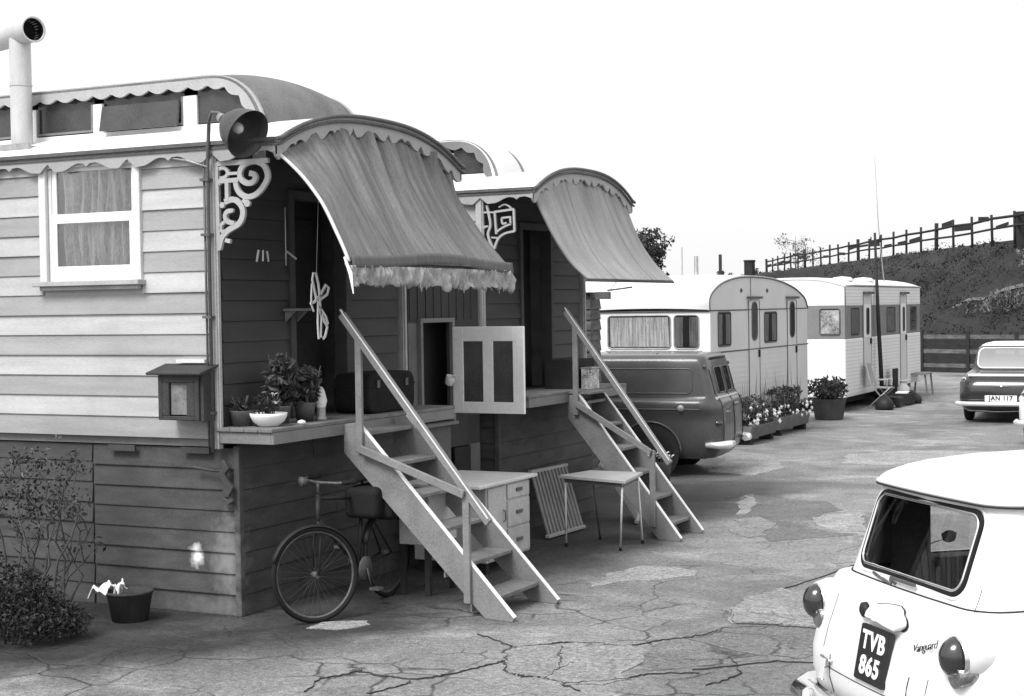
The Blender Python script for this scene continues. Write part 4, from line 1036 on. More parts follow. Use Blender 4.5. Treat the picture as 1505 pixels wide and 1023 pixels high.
# ---------- white estate car in the foreground
def estate():
    t = thing('estate_car', 'white estate car in the foreground, seen from behind, black plate on its tailgate', 'car', (-1.712,7.25,0), R(-49.0))
    LV = [(.24,.68,.06,4.15,.2,.03),(.32,.76,-.03,4.22,.2,.05),(.42,.79,-.05,4.26,.22,.06),(.52,.80,-.045,4.28,.22,.06),(.64,.80,-.02,4.27,.22,.05),(.74,.795,.01,4.24,.22,.04),(.82,.78,.035,4.15,.22,.035),(.87,.755,.05,4.05,.22,.03),
          (.886,.735,.062,4.0,.20,.03),(.90,.655,.115,3.02,.16,.03),(.95,.648,.135,2.95,.15,.03),(1.13,.625,.195,2.75,.15,.03),(1.305,.60,.255,2.55,.14,.03),(1.345,.592,.268,2.50,.14,.03),
          (1.355,.612,.237,2.52,.17,.035),(1.375,.607,.242,2.50,.19,.04),(1.40,.59,.262,2.45,.22,.04),(1.43,.555,.315,2.34,.26,.04),(1.455,.51,.40,2.22,.28,.04),(1.478,.44,.55,2.08,.28,.03),(1.495,.34,.78,1.9,.2,.02),(1.505,.2,1.05,1.7,.12,.02)]
    sy = [.56, 1.35, 1.45, 1.95, 2.0, 2.42]; nc = 5
    # indices: rear 0..6, corner 4, side 8 pts starting 11
    rs = 11; side_r = [rs+1, rs+3, rs+5]; n_tot = 7+4+8+4+5+4+8+4
    ls = 7+4+8+4+5+4; side_l = [ls+1, ls+3, ls+5]
    front = [7+4+8+4+k for k in (0,1,2,3)]
    holes = [(10, 12, [1,2,3,4]), (10, 12, side_r+side_l), (10, 12, front)]
    b, Rg = shell(LV, sy, .475, holes, nc)
    body = b.build('body', [m_carwhite], t, world=False); esplit(body, 50)
    # inner lining
    b = MB(); b.box(-.58, -.57, .34, .56, .3, 1.26); b.box(-.60, -.59, .60, 2.6, .3, .93); b.box(.59, .60, .25, 2.6, .3, .93); b.box(-.57, .57, .20, 2.7, .28, .32); b.box(-.55, .55, 1.05, 1.2, .32, .93); b.box(-.52, .52, .45, 2.3, 1.325, 1.33)
    b.build('lining', [m_lining], t, world=False)
    for x in (-.30, .30):
        b = MB(); b.box(x-.22, x+.22, 1.75, 1.87, .5, 1.0); b.build('seat', [m_lining], t, .04, world=False)
    # corner fillers + rear window
    Y = lambda x, z, k=0.: yrear(LV, x, z)-k
    X0, X1, Z0, Z1, rr_ = -.475, .475, .95, 1.305, .065
    b = MB()
    for cx, cz, sx, sz in ((X0,Z0,1,1),(X1,Z0,-1,1),(X0,Z1,1,-1),(X1,Z1,-1,-1)):
        ox, oz = cx+sx*rr_, cz+sz*rr_; arc = [(ox-sx*rr_*math.cos(a), oz-sz*rr_*math.sin(a)) for a in [PI/2*i/6 for i in range(7)]]
        pts = [(cx, cz)]+arc
        b.add([(x, Y(x, z, .001), z) for x, z in pts], [tuple(range(len(pts)))])
    b.build('window_corner', [m_carwhite], t, world=False)
    out = rrect(X0-.004, X1+.004, Z0-.004, Z1+.004, .07)
    b = MB(); b.tube([(x, Y(x, z, .004), z) for x, z in out], .0105, 8, closed=True); win = b.build('tailgate_window', [m_rubber], t, world=False)
    ins = rrect(X0+.010, X1-.010, Z0+.012, Z1-.008, .062)
    b = MB(); b.tube([(x, Y(x, z, .010), z) for x, z in ins], .0075, 8, closed=True); b.build('chrome_frame', [m_chrome], win, world=False)
    o2 = rrect(X0-.026, X1+.026, Z0-.024, Z1+.022, .09)
    b = MB(); b.tube([(x, Y(x, z, -.002), z) for x, z in o2], .010, 6, closed=True); b.build('outer_frame', [m_carwhite], win, world=False)
    b = MB(); b.grid(lambda u, v: (X0+(X1-X0)*u, Y(X0+(X1-X0)*u, Z0+(Z1-Z0)*v, .002), Z0+(Z1-Z0)*v), 16, 6); b.build('pane', [m_carglass], win, world=False)
    for s, nm in ((-1,'side_window'),(1,'side_window')):
        for y0, y1 in ((.56,1.35),(1.45,1.95),(2.0,2.42)):
            b = MB(); b.grid(lambda u, v: (s*(.646-.046*v), y0+(y1-y0)*u, .952+.35*v), 2, 2); o = b.build(nm, [m_carglass], t, world=False)
            b = MB(); b.tube([(s*.652,y0,.95),(s*.652,y1,.95),(s*.605,y1,1.305),(s*.605,y0,1.305)], .008, 6, closed=True); b.build('frame', [m_chrome], o, world=False)
    b = MB(); b.grid(lambda u, v: (-.52+1.04*u, 2.97-.42*v, .95+.355*v), 4, 2); b.build('windscreen', [m_carglass], t, world=False)
    b = MB(); pts = [(.045*math.cos(a), .032*math.sin(a)+(.012 if abs(math.sin(a)) < .5 else 0)) for a in [2*PI*i/20 for i in range(20)]]
    b.add([(-.632, .70+p, 1.03+q) for p, q in pts], [tuple(range(20))]); b.build('window_sticker', [m_plateblk], t, world=False)
    # gutter, belt gap, tailgate gaps
    rg = Rg[14]; b = MB(); b.tube(rg, .010, 6, closed=True); b.build('roof_gutter', [m_carwhite], t, world=False)
    b = MB(); b.tube([(p[0]*1.012, p[1]-.004 if p[1] < .5 else p[1], p[2]-.013) for p in rg], .0045, 5, closed=True)
    b.tube([(p[0]*1.004, p[1]-.003 if p[1] < .5 else p[1], p[2]+.002) for p in Rg[9]], .0048, 5, closed=True)
    for x, z0, z1 in ((.60,.90,1.0),(-.50,.30,.80),(-.40,.30,.52),(.50,.30,.60),(.36,.30,.58)):
        b.tube([(x+.02*(z-z0), Y(x, z, .001), z) for z in [z0+(z1-z0)*i/6 for i in range(7)]], .0026 if x > .6 or z1 < .6 else .0018, 5)
    b.tube([(x, Y(x, .455, .001), .455) for x in [-.5+.1*i for i in range(11)]], .0022, 5)
    b.build('panel_gaps', [m_seam], t, world=False)
    # wings and tail lamps
    for s in (-1, 1):
        b = MB(); b.tube([(s*.672,-.015,.735),(s*.672,.05,.742),(s*.668,.22,.75),(s*.66,.42,.75)], [.092,.104,.085,.03], 20); wg = b.build('rear_wing', [m_carwhite], t, world=False)
        c = (s*.675, -.012, .730)
        b = MB(); b.lathe([(.090,-.0),(.092,.012),(.088,.02)], c, 24, axis=(0,-1,0)); lm = b.build('tail_lamp', [m_chrome], t, world=False)
        b = MB(); b.lathe([(.086,.015),(.083,.035),(.065,.062),(.042,.078),(.018,.086),(0,.088)], c, 24, axis=(0,-1,0)); b.v = [(c[0]+(p[0]-c[0])*.82, p[1], c[2]+(p[2]-c[2])*1.05) for p in b.v]; b.build('lens', [m_lens], lm, world=False)
        b = MB(); b.tube([(s*.665+.035,.06,.66),(s*.665+.035,-.05,.655)], [.045,.052], 14); b.build('indicator_pod', [M('pod_chrome', .30, .2, .4, 9, metal=.8)] if s < 0 else [bpy.data.materials['pod_chrome']], lm, world=False)
    # plate and its hood
    zc, xc = .615, .05; yc = Y(xc, zc, .018); tl = Matrix.Translation((xc, yc, zc)) @ Matrix.Rotation(R(90-11), 4, 'X')
    p = MB(); P = rrect(-.14, .14, -.135, .125, .012, 3); p.add([tl @ Vector((x,y,0)) for x, y in P]+[tl @ Vector((x,y,-.02)) for x, y in P], [tuple(range(len(P))), tuple(range(2*len(P)-1, len(P)-1, -1))]+[(i,(i+1) % len(P),(i+1) % len(P)+len(P),i+len(P)) for i in range(len(P))])
    pl = p.build('number_plate', [m_plateblk], t, world=False)
    pl['label'] = 'black number plate reading TVB 865'
    text_mesh('plate_letters', 'TVB', .118, m_petal, pl, tl @ Matrix.Translation((.0,.052,.003)), .0015, 0, 1.12, .0035, .98)
    text_mesh('plate_digits', '865', .118, m_petal, pl, tl @ Matrix.Translation((-.002,-.064,.003)), .0015, 0, 1.12, .0035, .98)
    h = MB(); prof = [(-.13,.765),(-.13,.80),(-.10,.835),(-.03,.85),(.08,.862),(.15,.865),(.195,.85),(.205,.828),(.235,.815),(.262,.79),(.262,.765),(.235,.748),(.18,.75),(.10,.755),(.03,.762),(-.02,.758),(-.05,.765)]
    prof = [((x-.066)*.82+.072, (z-.76)*.82+.765) for x, z in prof]
    h.add([(x, Y(x, z, .002)+.03, z) for x, z in prof]+[(x*.95+.008, Y(x, z, .055), z*.985+.008) for x, z in prof], [tuple(range(len(prof)))[::-1], tuple(range(len(prof), 2*len(prof)))]+[(i,(i+1) % len(prof),(i+1) % len(prof)+len(prof),i+len(prof)) for i in range(len(prof))], 0, False)
    h = h.build('plate_lamp_hood', [m_carwhite], t, .014, 3, world=False)
    b = MB(); b.add([((x-.066)*1.07+.071, Y(x, z, .006), (z-.8)*1.10+.797) for x, z in prof], [tuple(range(len(prof)))]); b.build('gasket', [m_rubber], h, world=False)
    b = MB(); b.lathe([(.0,.0),(.038,.0),(.036,.02),(.02,.03),(0,.032)], (-.115, Y(-.115,.79,.025), .79), 16, axis=(0,-1,0)); b.build('boot_handle', [m_iron], t, world=False)
    mtx = Matrix.Translation((.43, Y(.43,.725,.014), .725)) @ Matrix.Rotation(R(87), 4, 'X') @ Matrix.Rotation(R(17), 4, 'Z')
    text_mesh('script_badge', 'Vanguard', .052, m_iron, t, mtx, .002, .5, .92, -.0012, 1.22)
    b = MB()                                          # winged badge under the window, and window catch
    for k, (x0, x1, z) in enumerate(((-.30,-.22,.925),(-.25,-.16,.918),(-.19,-.10,.914),(-.12,-.06,.921))): b.beam((x0, Y(x0,z,.006), z+.006), (x1, Y(x1,z,.006), z-.006), .008, .011)
    b.build('badge', [M('badge_metal', .16, .3, .4, 20, metal=.5)], t, world=False)
    b = MB(); b.beam((-.09, Y(-.09,.94,.024), .941), (.14, Y(.14,.94,.024), .941), .012, .014); b.build('window_catch', [m_gutter], t, world=False)
    b = MB(); b.beam((-.41, Y(-.4,.44,.02), .50), (-.40, Y(-.4,.40,.05), .40), .03, .022); b.beam((-.46, Y(-.4,.5,.015), .505), (-.36, Y(-.4,.5,.015), .495), .02, .014); b.build('tailgate_catch', [m_chrome], t, .004, world=False)
    # bumper
    b = MB(); path = [(-.82,.35,.29),(-.825,.12,.285),(-.80,-.02,.28),(-.68,-.11,.28),(-.35,-.155,.28),(0,-.165,.28),(.35,-.155,.28),(.68,-.11,.28),(.80,-.02,.28),(.825,.12,.285),(.82,.35,.29)]
    b.tube(path, [.03,.055,.06]+[.062]*5+[.06,.055,.03], 14); b.build('rear_bumper', [m_chrome], t, world=False)
    for s in (-.38,.38):
        b = MB(); b.lathe([(0,-.09),(.028,-.08),(.036,0),(.03,.07),(0,.085)], (s,-.22,.29), 12); b.build('overrider', [m_chrome], t, world=False)
    b = MB(); b.tube([(-.83,4.1,.32),(-.6,4.42,.32),(0,4.48,.32),(.6,4.42,.32),(.83,4.1,.32)], .055, 12); b.build('front_bumper', [m_chrome], t, world=False)
    for s in (-1, 1):
        b = MB(); b.lathe([(.10,0),(.10,.03),(.085,.05),(0,.06)], (s*.62,4.22,.66), 20, axis=(0,1,0)); b.build('headlight', [m_chrome], t, world=False)
        for y in (.95, 3.45): wheel((s*.70, y, .33), .33, .17, t, s)
        for y in (.95, 3.45):
            b = MB(); b.lathe([(0,.0),(.38,.0)], (s*.802, y, .34), 28, axis=(s,0,0)); b.build('wheel_arch', [m_seam], t, world=False)
estate()

# ---------- saloons
def saloon(label, loc, rz, paint, plate, group=None):
    t = thing('parked_car', label, 'car', loc, rz)
    LV = [(.20,.62,.10,3.8,.18),(.28,.72,.02,3.9,.2),(.42,.76,-.03,3.95,.22),(.55,.765,-.03,3.95,.24),(.68,.76,-.01,3.92,.26),(.78,.74,.04,3.86,.28),(.86,.71,.14,3.7,.3),(.90,.68,.30,3.4,.3),(.93,.645,.52,3.0,.3),
          (.96,.615,.66,2.55,.2),(1.02,.605,.70,2.50,.2),(1.17,.58,.82,2.38,.2),(1.31,.545,.96,2.25,.2),(1.355,.53,1.02,2.2,.2),(1.39,.50,1.10,2.12,.22),(1.43,.43,1.25,2.0,.22),(1.46,.30,1.5,1.8,.18)]
    sy = [1.15,1.55,1.6,1.85,1.9,2.1]
    ls = 7+4+8+4+5+4; rs = 11
    b, Rg = shell(LV, sy, .42, [(10,12,[1,2,3,4]), (10,12,[rs+1,rs+3,rs+5,ls+1,ls+3,ls+5]), (10,12,[23,24,25,26])], 5)
    b.m = [1 if all(b.v[i][2] > 1.385 for i in f_) else 0 for f_ in b.f]  # roof top faces turn white: sky reflection painted into the colour
    o = b.build('body', [paint, m_petal], t, world=False); esplit(o, 50)
    Y = lambda x, z, k=0.: yrear(LV, x, z)-k
    fr = rrect(-.50, .50, .985, 1.345, .10)
    b = MB(); b.tube([(x, Y(x,z,.008), z) for x, z in fr], .016, 6, closed=True); w = b.build('rear_window', [m_white], t, world=False)
    b = MB(); b.grid(lambda u, v: (-.48+.96*u, Y(-.48+.96*u, 1.0+.33*v, .006), 1.0+.33*v), 10, 5); b.build('pane', [glass('bright_glass', .95, 1.1, .05)], w, world=False)
    b = MB(); b.box(-.5, .5, .9, 2.3, .5, .9); b.box(-.5, .5, 1.55, 1.65, .9, 1.12); b.build('lining', [m_lining], t, world=False)
    b = MB(); b.tube([(x, Y(x,.86,.0), .87) for x in [-.6+.1*i for i in range(13)]], .028, 8); b.build('boot_highlight', [m_petal], t, world=False)  # white strip paints the highlight along the top of the boot lid
    b = MB(); b.beam((-.13, Y(0,.68,.01), .68), (.13, Y(0,.68,.01), .68), .02, .014); b.lathe([(0,0),(.034,0),(.03,.02),(0,.03)], (0, Y(0,.68,.005), .68), 14, axis=(0,-1,0)); b.build('boot_badge', [m_chrome], t, world=False)
    b = MB(); path = [(-.80,.25,.36),(-.79,.0,.36),(-.70,-.12,.36),(-.3,-.16,.36),(.3,-.16,.36),(.70,-.12,.36),(.79,.0,.36),(.80,.25,.36)]
    b.tube(path, .042, 12); b.build('rear_bumper', [M('bright_chrome', .9, .28, .03, 5, metal=.6, bump=0)], t, world=False)
    if plate:
        p = MB(); p.box(-.28, .28, -.13, -.11, .405, .515); pl = p.build('number_plate', [m_petal], t, .004, world=False); pl['label'] = 'white number plate with dark letters'
        text_mesh('plate_letters', plate, .115, m_iron, pl, Matrix.Translation((0,-.133,.462)) @ Matrix.Rotation(R(90), 4, 'X'), .002, 0, 1.1, .003, .95)
    for s in (-1, 1):
        b = MB(); b.lathe([(.045,0),(.05,.02),(.035,.06),(0,.07)], (s*.66, .02, .80), 14, axis=(0,-1,0)); lm = b.build('tail_lamp', [m_chrome], t, world=False)
        b = MB(); b.lathe([(.035,.045),(.02,.075),(0,.08)], (s*.66, .02, .80), 14, axis=(0,-1,0)); b.build('lens', [m_lens], lm, world=False)
        b = MB(); b.lathe([(0,.0),(.035,.0),(.045,.05),(.03,.06),(0,.06)], (s*.74, 2.5, 1.0), 12, axis=(s*.2,-1,0)); b.tube([(s*.68,2.5,.9),(s*.74,2.5,1.0)], .008, 6); b.build('wing_mirror', [m_chrome], t, world=False)
        b = MB(); b.tube([(s*.70,.35,.55),(s*.76,.7,.68),(s*.77,1.2,.66),(s*.75,1.6,.45)], [.04,.07,.06,.02], 12); b.build('rear_wing', [paint], t, world=False)
        for y in (.75, 3.05): wheel((s*.66, y, .31), .31, .15, t, s)
    b = MB(); b.tube([(-.6,.06,.23),(-.1,.02,.21),(.6,.06,.23)], .012, 6); b.build('valance_rail', [m_rust], t, world=False)
    return t
saloon('dark saloon car with light rear window and white plate, on the right side', (-4.76,29.28,0), R(3), M('car_dark_paint', .022, .25, .2, 2, bump=0, coat=.6), 'JAN 117')
saloon('light-coloured car cut off by the right edge, nearer than the dark saloon', (-3.035,24.85,0), R(2), M('car_cream_paint', .75, .28, .05, 2, bump=0, coat=.5), None)

# ---------- panel van
def van():
    t = thing('panel_van', 'grey panel van with rear door windows, parked nose-in beyond the second wagon', 'van', (-6.74,19.93,0), R(97))
    pv = M('van_grey_paint', .07, .35, .25, 3, coat=.3, dirt=.5, dirtv=1.6, bump=.06)
    LV = [(.24,.70,.12,4.1,.16),(.34,.76,.03,4.2,.2),(.48,.79,-.01,4.22,.24),(.70,.80,-.01,4.22,.27),(.82,.80,.0,4.2,.28),(.86,.83,.0,4.2,.28),(.95,.83,.01,4.15,.28),(1.0,.81,.04,4.0,.28),(1.03,.755,.085,3.15,.12),(1.08,.75,.10,3.1,.12),
          (1.25,.735,.14,2.9,.11),(1.42,.72,.185,2.7,.11),(1.50,.705,.205,2.6,.11),(1.55,.685,.22,2.52,.12),(1.58,.64,.25,2.45,.14),(1.595,.55,.34,2.4,.16),(1.602,.35,.6,2.2,.15)]
    sy = [.9,1.3,1.7,1.9,2.05,2.55]; b, Rg = shell(LV, sy, .42, [(9,11,[1,2,3,4]),(9,11,[11+5, 32+1]),(9,11,[23,24,25,26])], 5)
    o = b.build('body', [pv], t, world=False); esplit(o, 45)
    Y = lambda x, z, k=0.: yrear(LV, x, z)-k
    # rear doors: posts between holes
    b = MB(); b.grid(lambda u, v: (-.05+.10*u, Y(0,1.07+.36*v,.006), 1.07+.36*v), 2, 5, th=.01); b.build('door_post', [pv], t, world=False)
    for x0, x1 in ((-.42,-.05),(.05,.42)):
        b = MB(); fr = rrect(x0, x1, 1.085, 1.42, .05); b.tube([(x, Y(x,z,.006), z) for x, z in fr], .010, 6, closed=True); w = b.build('door_window', [m_gutter], t, world=False)
        b = MB(); b.grid(lambda u, v: (x0+(x1-x0)*u, Y(x0+(x1-x0)*u, 1.08+.34*v, -.004), 1.08+.34*v), 4, 4); b.build('pane', [m_carglass], w, world=False)
    for x in (-.62,0,.62):
        b = MB(); b.tube([(x, Y(x,z,.004), z) for z in [.36+.08*i for i in range(14)]], .006, 5); b.build('door_gap', [m_seam], t, world=False)
    b = MB(); b.beam((-.02, Y(0,.93,.03), .93), (.16, Y(0,.93,.03), .93), .02, .02); b.build('door_handle', [m_chrome], t, world=False)
    b = MB(); b.box(-.58, .58, .35, 2.5, .4, .44); b.box(-.6,.6,2.0,2.05,.44,1.0); b.build('lining', [m_lining], t, world=False)
    for s in (-1, 1):
        b = MB(); P = rrect(.36, 1.9, 1.09, 1.41, .07)       # pressed panel outline
        b.tube([(s*(.752-.02*(z-1.08)/.17*.8), y, z) for y, z in P], .008, 6, closed=True); b.build('pressed_panel', [pv], t, world=False)
        b = MB(); b.tube([(s*.832, y, .885) for y in (.25,1,2,3,3.9)], .012, 6); b.build('side_moulding', [m_gutter], t, world=False)
        b = MB(); cy = .92; b.tube([(s*.835, cy+.42*math.cos(a), .32+.40*math.sin(a)) for a in [PI*i/24 for i in range(25)]], .016, 8); b.build('arch_flare', [pv], t, world=False)
        b = MB(); b.lathe([(0,.0),(.395,.0)], (s*.831, cy, .33), 32, axis=(s,0,0)); b.build('wheel_arch', [m_seam], t, world=False); b = MB(); b.lathe([(0,.0),(.37,.0)], (s*.831, 3.35, .33), 32, axis=(s,0,0)); b.build('wheel_arch', [m_seam], t, world=False)
        for y in (cy, 3.35): wheel((s*.76, y, .335), .335, .16, t, s, cap=m_iron)
        b = MB(); b.tube([(s*.80,.18,.42),(s*.79,.0,.42),(s*.66,-.09,.42),(s*.40,-.10,.42)], [.035,.05,.055,.04], 12); b.build('corner_bumper', [bpy.data.materials['bright_chrome']], t, world=False)
        b = MB(); b.lathe([(0,.07),(.03,.05),(.04,0),(.04,-.01)], (s*.70, .04, .70), 14, axis=(0,-1,0)); b.build('tail_lamp', [m_lens], t, world=False)
        b = MB(); b.grid(lambda u, v: (s*(.75-.035*v), 1.97+.5*u, 1.08+.34*v), 2, 2); b.build('cab_window', [m_carglass], t, world=False)
        b = MB(); b.lathe([(0,0),(.02,.0),(.028,.015),(.02,.03),(0,.03)], (s*.70, .20, 1.44), 12, axis=(s,0,0)); b.build('marker_lamp', [m_gutter], t, world=False)
    b = MB(); b.lathe([(.0,.03),(.035,.028),(.045,.01),(.045,0)], (-.828,.50,.90), 18, axis=(-1,0,0)); b.build('fuel_cap', [m_rust], t, world=False)
    b = MB(); b.tube([(x, Y(x,1.02,.0), 1.02) for x in [-.66+.11*i for i in range(13)]], .022, 8); b.build('waist_highlight', [m_post], t, world=False)  # pale strip paints the bright reflection below the rear door windows
    b = MB(); b.tube([(-.45, .19, 1.535),(0,.16,1.545),(.45,.19,1.535)], .018, 8); b.build('rain_lip', [m_iron], t, world=False)
    b = MB(); b.box(-.72, .72, .2, 4.0, .235, .30); b.build('chassis', [m_seam], t, world=False)
    for y in (.9,1.75):
        b = MB(); b.lathe([(.0,.035),(.014,.03),(.02,.0)], (-.45,y,1.575), 10); b.build('roof_bolt', [m_iron], t, world=False)
van()

# ================================================================== CARAVANS
m_cvw = M('caravan_white', .80, .4, .05, 1.5, dirt=.35, dirtv=.82, dscale=2, bump=.03)
m_cvo = M('caravan_offwhite', .60, .45, .06, 2, dirt=.4, dirtv=.85, bump=.03)
m_cvg = M('caravan_grey_band', .20, .5, .15, 3, bump=.05)
m_cvl = M('caravan_line', .08, .5, .2, 8)
m_pane = bpy.data.materials['dark_pane']
m_cur2 = M('caravan_curtain', .34, .9, .75, 5, stretch=(9,9,.6))
def cwin(name, parent, ax, a0, a1, z0, z1, pl, out, cur=True, frame=m_cvl, r=.05, curmat=None):
    """window on a wall: ax = axis along the wall; pl = wall plane, out = outward sign"""
    P = rrect(a0, a1, z0, z1, r, 4); f = MB()
    pt = (lambda a, z, k: (a, pl+out*k, z)) if ax == 'x' else (lambda a, z, k: (pl+out*k, a, z))
    f.tube([pt(a, z, .006) for a, z in P], .011, 6, closed=True); o = f.build(name, [frame], parent)
    g = MB(); n = len(P); g.add([pt(a, z, .0055) for a, z in P], [tuple(range(n))]); g.build('pane', [m_carglass], o)
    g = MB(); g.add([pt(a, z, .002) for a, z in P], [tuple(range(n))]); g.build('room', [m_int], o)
    if cur:
        g = MB(); rn = random.Random(int(a0*100)); w = (a1-a0)
        for s0, s1 in ((.03,.36),(.62,.97)) if cur == 1 else ((.04,.96),):
            k = rn.uniform(-.06,.06); g.add([pt(a0+w*s0, z0+.03, .0035), pt(a0+w*(s1+k), z0+.03, .0035), pt(a0+w*s1, z1-.03, .0035), pt(a0+w*s0, z1-.03, .0035)], [(0,1,2,3)])
        g.build('curtain', [curmat or m_cur2], o)
    return o

def caravanA():
    X0, X1 = -8.1, -10.3
    t = thing('caravan', 'white caravan with arched roof and two doors, behind the grey van', 'caravan', (-9.2,25.7,0))
    top = [(22.95,2.15),(22.96,2.33),(23.18,2.46),(23.58,2.573),(24.18,2.654),(24.8,2.685),(25.63,2.682),(26.53,2.641),(27.44,2.53),(28.0,2.40),(28.25,2.30),(28.39,2.15)]
    T = sm(top)
    b = MB(); b.prism([(22.98,.42),(28.36,.42),(28.36,2.15),(22.98,2.15)], 'x', X1, X0-.004, 0); b.build('body', [m_cvw], t)
    b = MB(); b.prism([(y,z) for y, z in T], 'x', X0-.03, X0-.006); b.build('arched_panel', [m_cvo], t)
    b = MB(); b.prism([(y,z) for y, z in T], 'x', X1+.006, X1+.03); b.build('arched_panel', [m_cvo], t)
    b = MB(); n = len(T)
    b.grid(lambda u, v: (X1+(X0-X1)*v, T[int(round(u*(n-1)))][0], T[int(round(u*(n-1)))][1]+.012+.03*(1-(2*v-1)**2)), n-1, 6, 0, True, .02); b.build('roof', [m_cvw], t)
    b = MB(); b.tube([(X0+.004, y, z+.008) for y, z in T], .012, 6); b.tube([(X0+.006,22.97,2.15),(X0+.006,28.38,2.15)], .010, 5); b.tube([(X0-.01,22.965,2.145),(X1,22.965,2.145)], .014, 5); b.tube([(X0+.006,22.97,1.49),(X0+.006,28.38,1.49)], .011, 5)
    b.tube([(X0,22.97,1.44),(X1,22.97,1.44)], .012, 5); b.tube([(X0+.002,25.0,2.15),(X0+.002,25.0,2.68)], .005, 4); b.build('trim_strips', [m_cvl], t)
    b = MB(); b.box(X0-.002, X0+.001, 23.0, 28.35, .43, 1.48); b.box(X0-.002, X0+.001, 23.0, 28.35, 1.50, 2.14); b.build('side_panel', [m_cvo], t)
    for i, (a, c) in enumerate(((-9.83,-8.76),(-8.70,-8.29))):
        cwin('end_window', t, 'x', a, c, 1.56, 2.085, 22.98, -1, cur=(2,1)[i], frame=m_rust, r=.06)
    for x in (-9.30,-9.12,-8.95):
        b = MB(); b.box(x-.006, x+.006, 22.972, 22.975, 1.58, 2.06); b.build('curtain_edge', [m_rust], t)
    b = MB(); b.box(-9.86, -8.24, 22.94, 22.98, 1.50, 1.53); b.build('sill', [m_rust], t)
    b = MB()
    for z in [.46+.085*i for i in range(12)]: b.box(X0+.001, X0+.0045, 23.0, 28.34, z, z+.012)
    b.build('ribbed_cladding', [m_cvo], t)
    cwin('side_window', t, 'y', 23.32, 23.93, 1.58, 2.12, X0+.002, 1); cwin('side_window', t, 'y', 25.72, 26.42, 1.58, 2.10, X0+.002, 1)
    for y0, y1 in ((24.85,25.43),(27.05,27.62)):
        b = MB(); b.box(X0+.001, X0+.010, y0, y1, .52, 2.30); d = b.build('door', [m_cvo], t)
        b = MB(); 
        for y in (y0, y1): b.tube([(X0+.012,y,.52),(X0+.012,y,2.30)], .007, 4)
        b.box(X0+.008, X0+.06, y0-.05, y1+.05, 2.33, 2.37); b.build('door_edge', [m_cvl], d)
        cwin('door_window', d, 'y', y0+.16, y1-.14, 1.64, 2.27, X0+.011, 1, cur=0, r=.11, frame=m_cvl)
        b = MB(); b.box(X0+.012, X0+.04, y1-.08, y1-.04, 1.35, 1.47); b.build('handle', [m_iron], d)
    for y in (24.5, 25.9):
        b = MB(); b.lathe([(0,.03),(.03,.02),(.035,0)], (X0-.004,y,2.47), 10, axis=(1,0,0)); b.build('marker_lamp', [m_cvl], t)
    for s in (X0-.3, X1+.3): wheel((s-world_loc(t).x, .2, .33), .33, .16, t, 1 if s > -9 else -1, cap=m_iron)
    b = MB(); b.box(X1+.1, X0-.1, 23.1, 28.2, .30, .42); b.build('chassis', [m_seam], t)
caravanA()

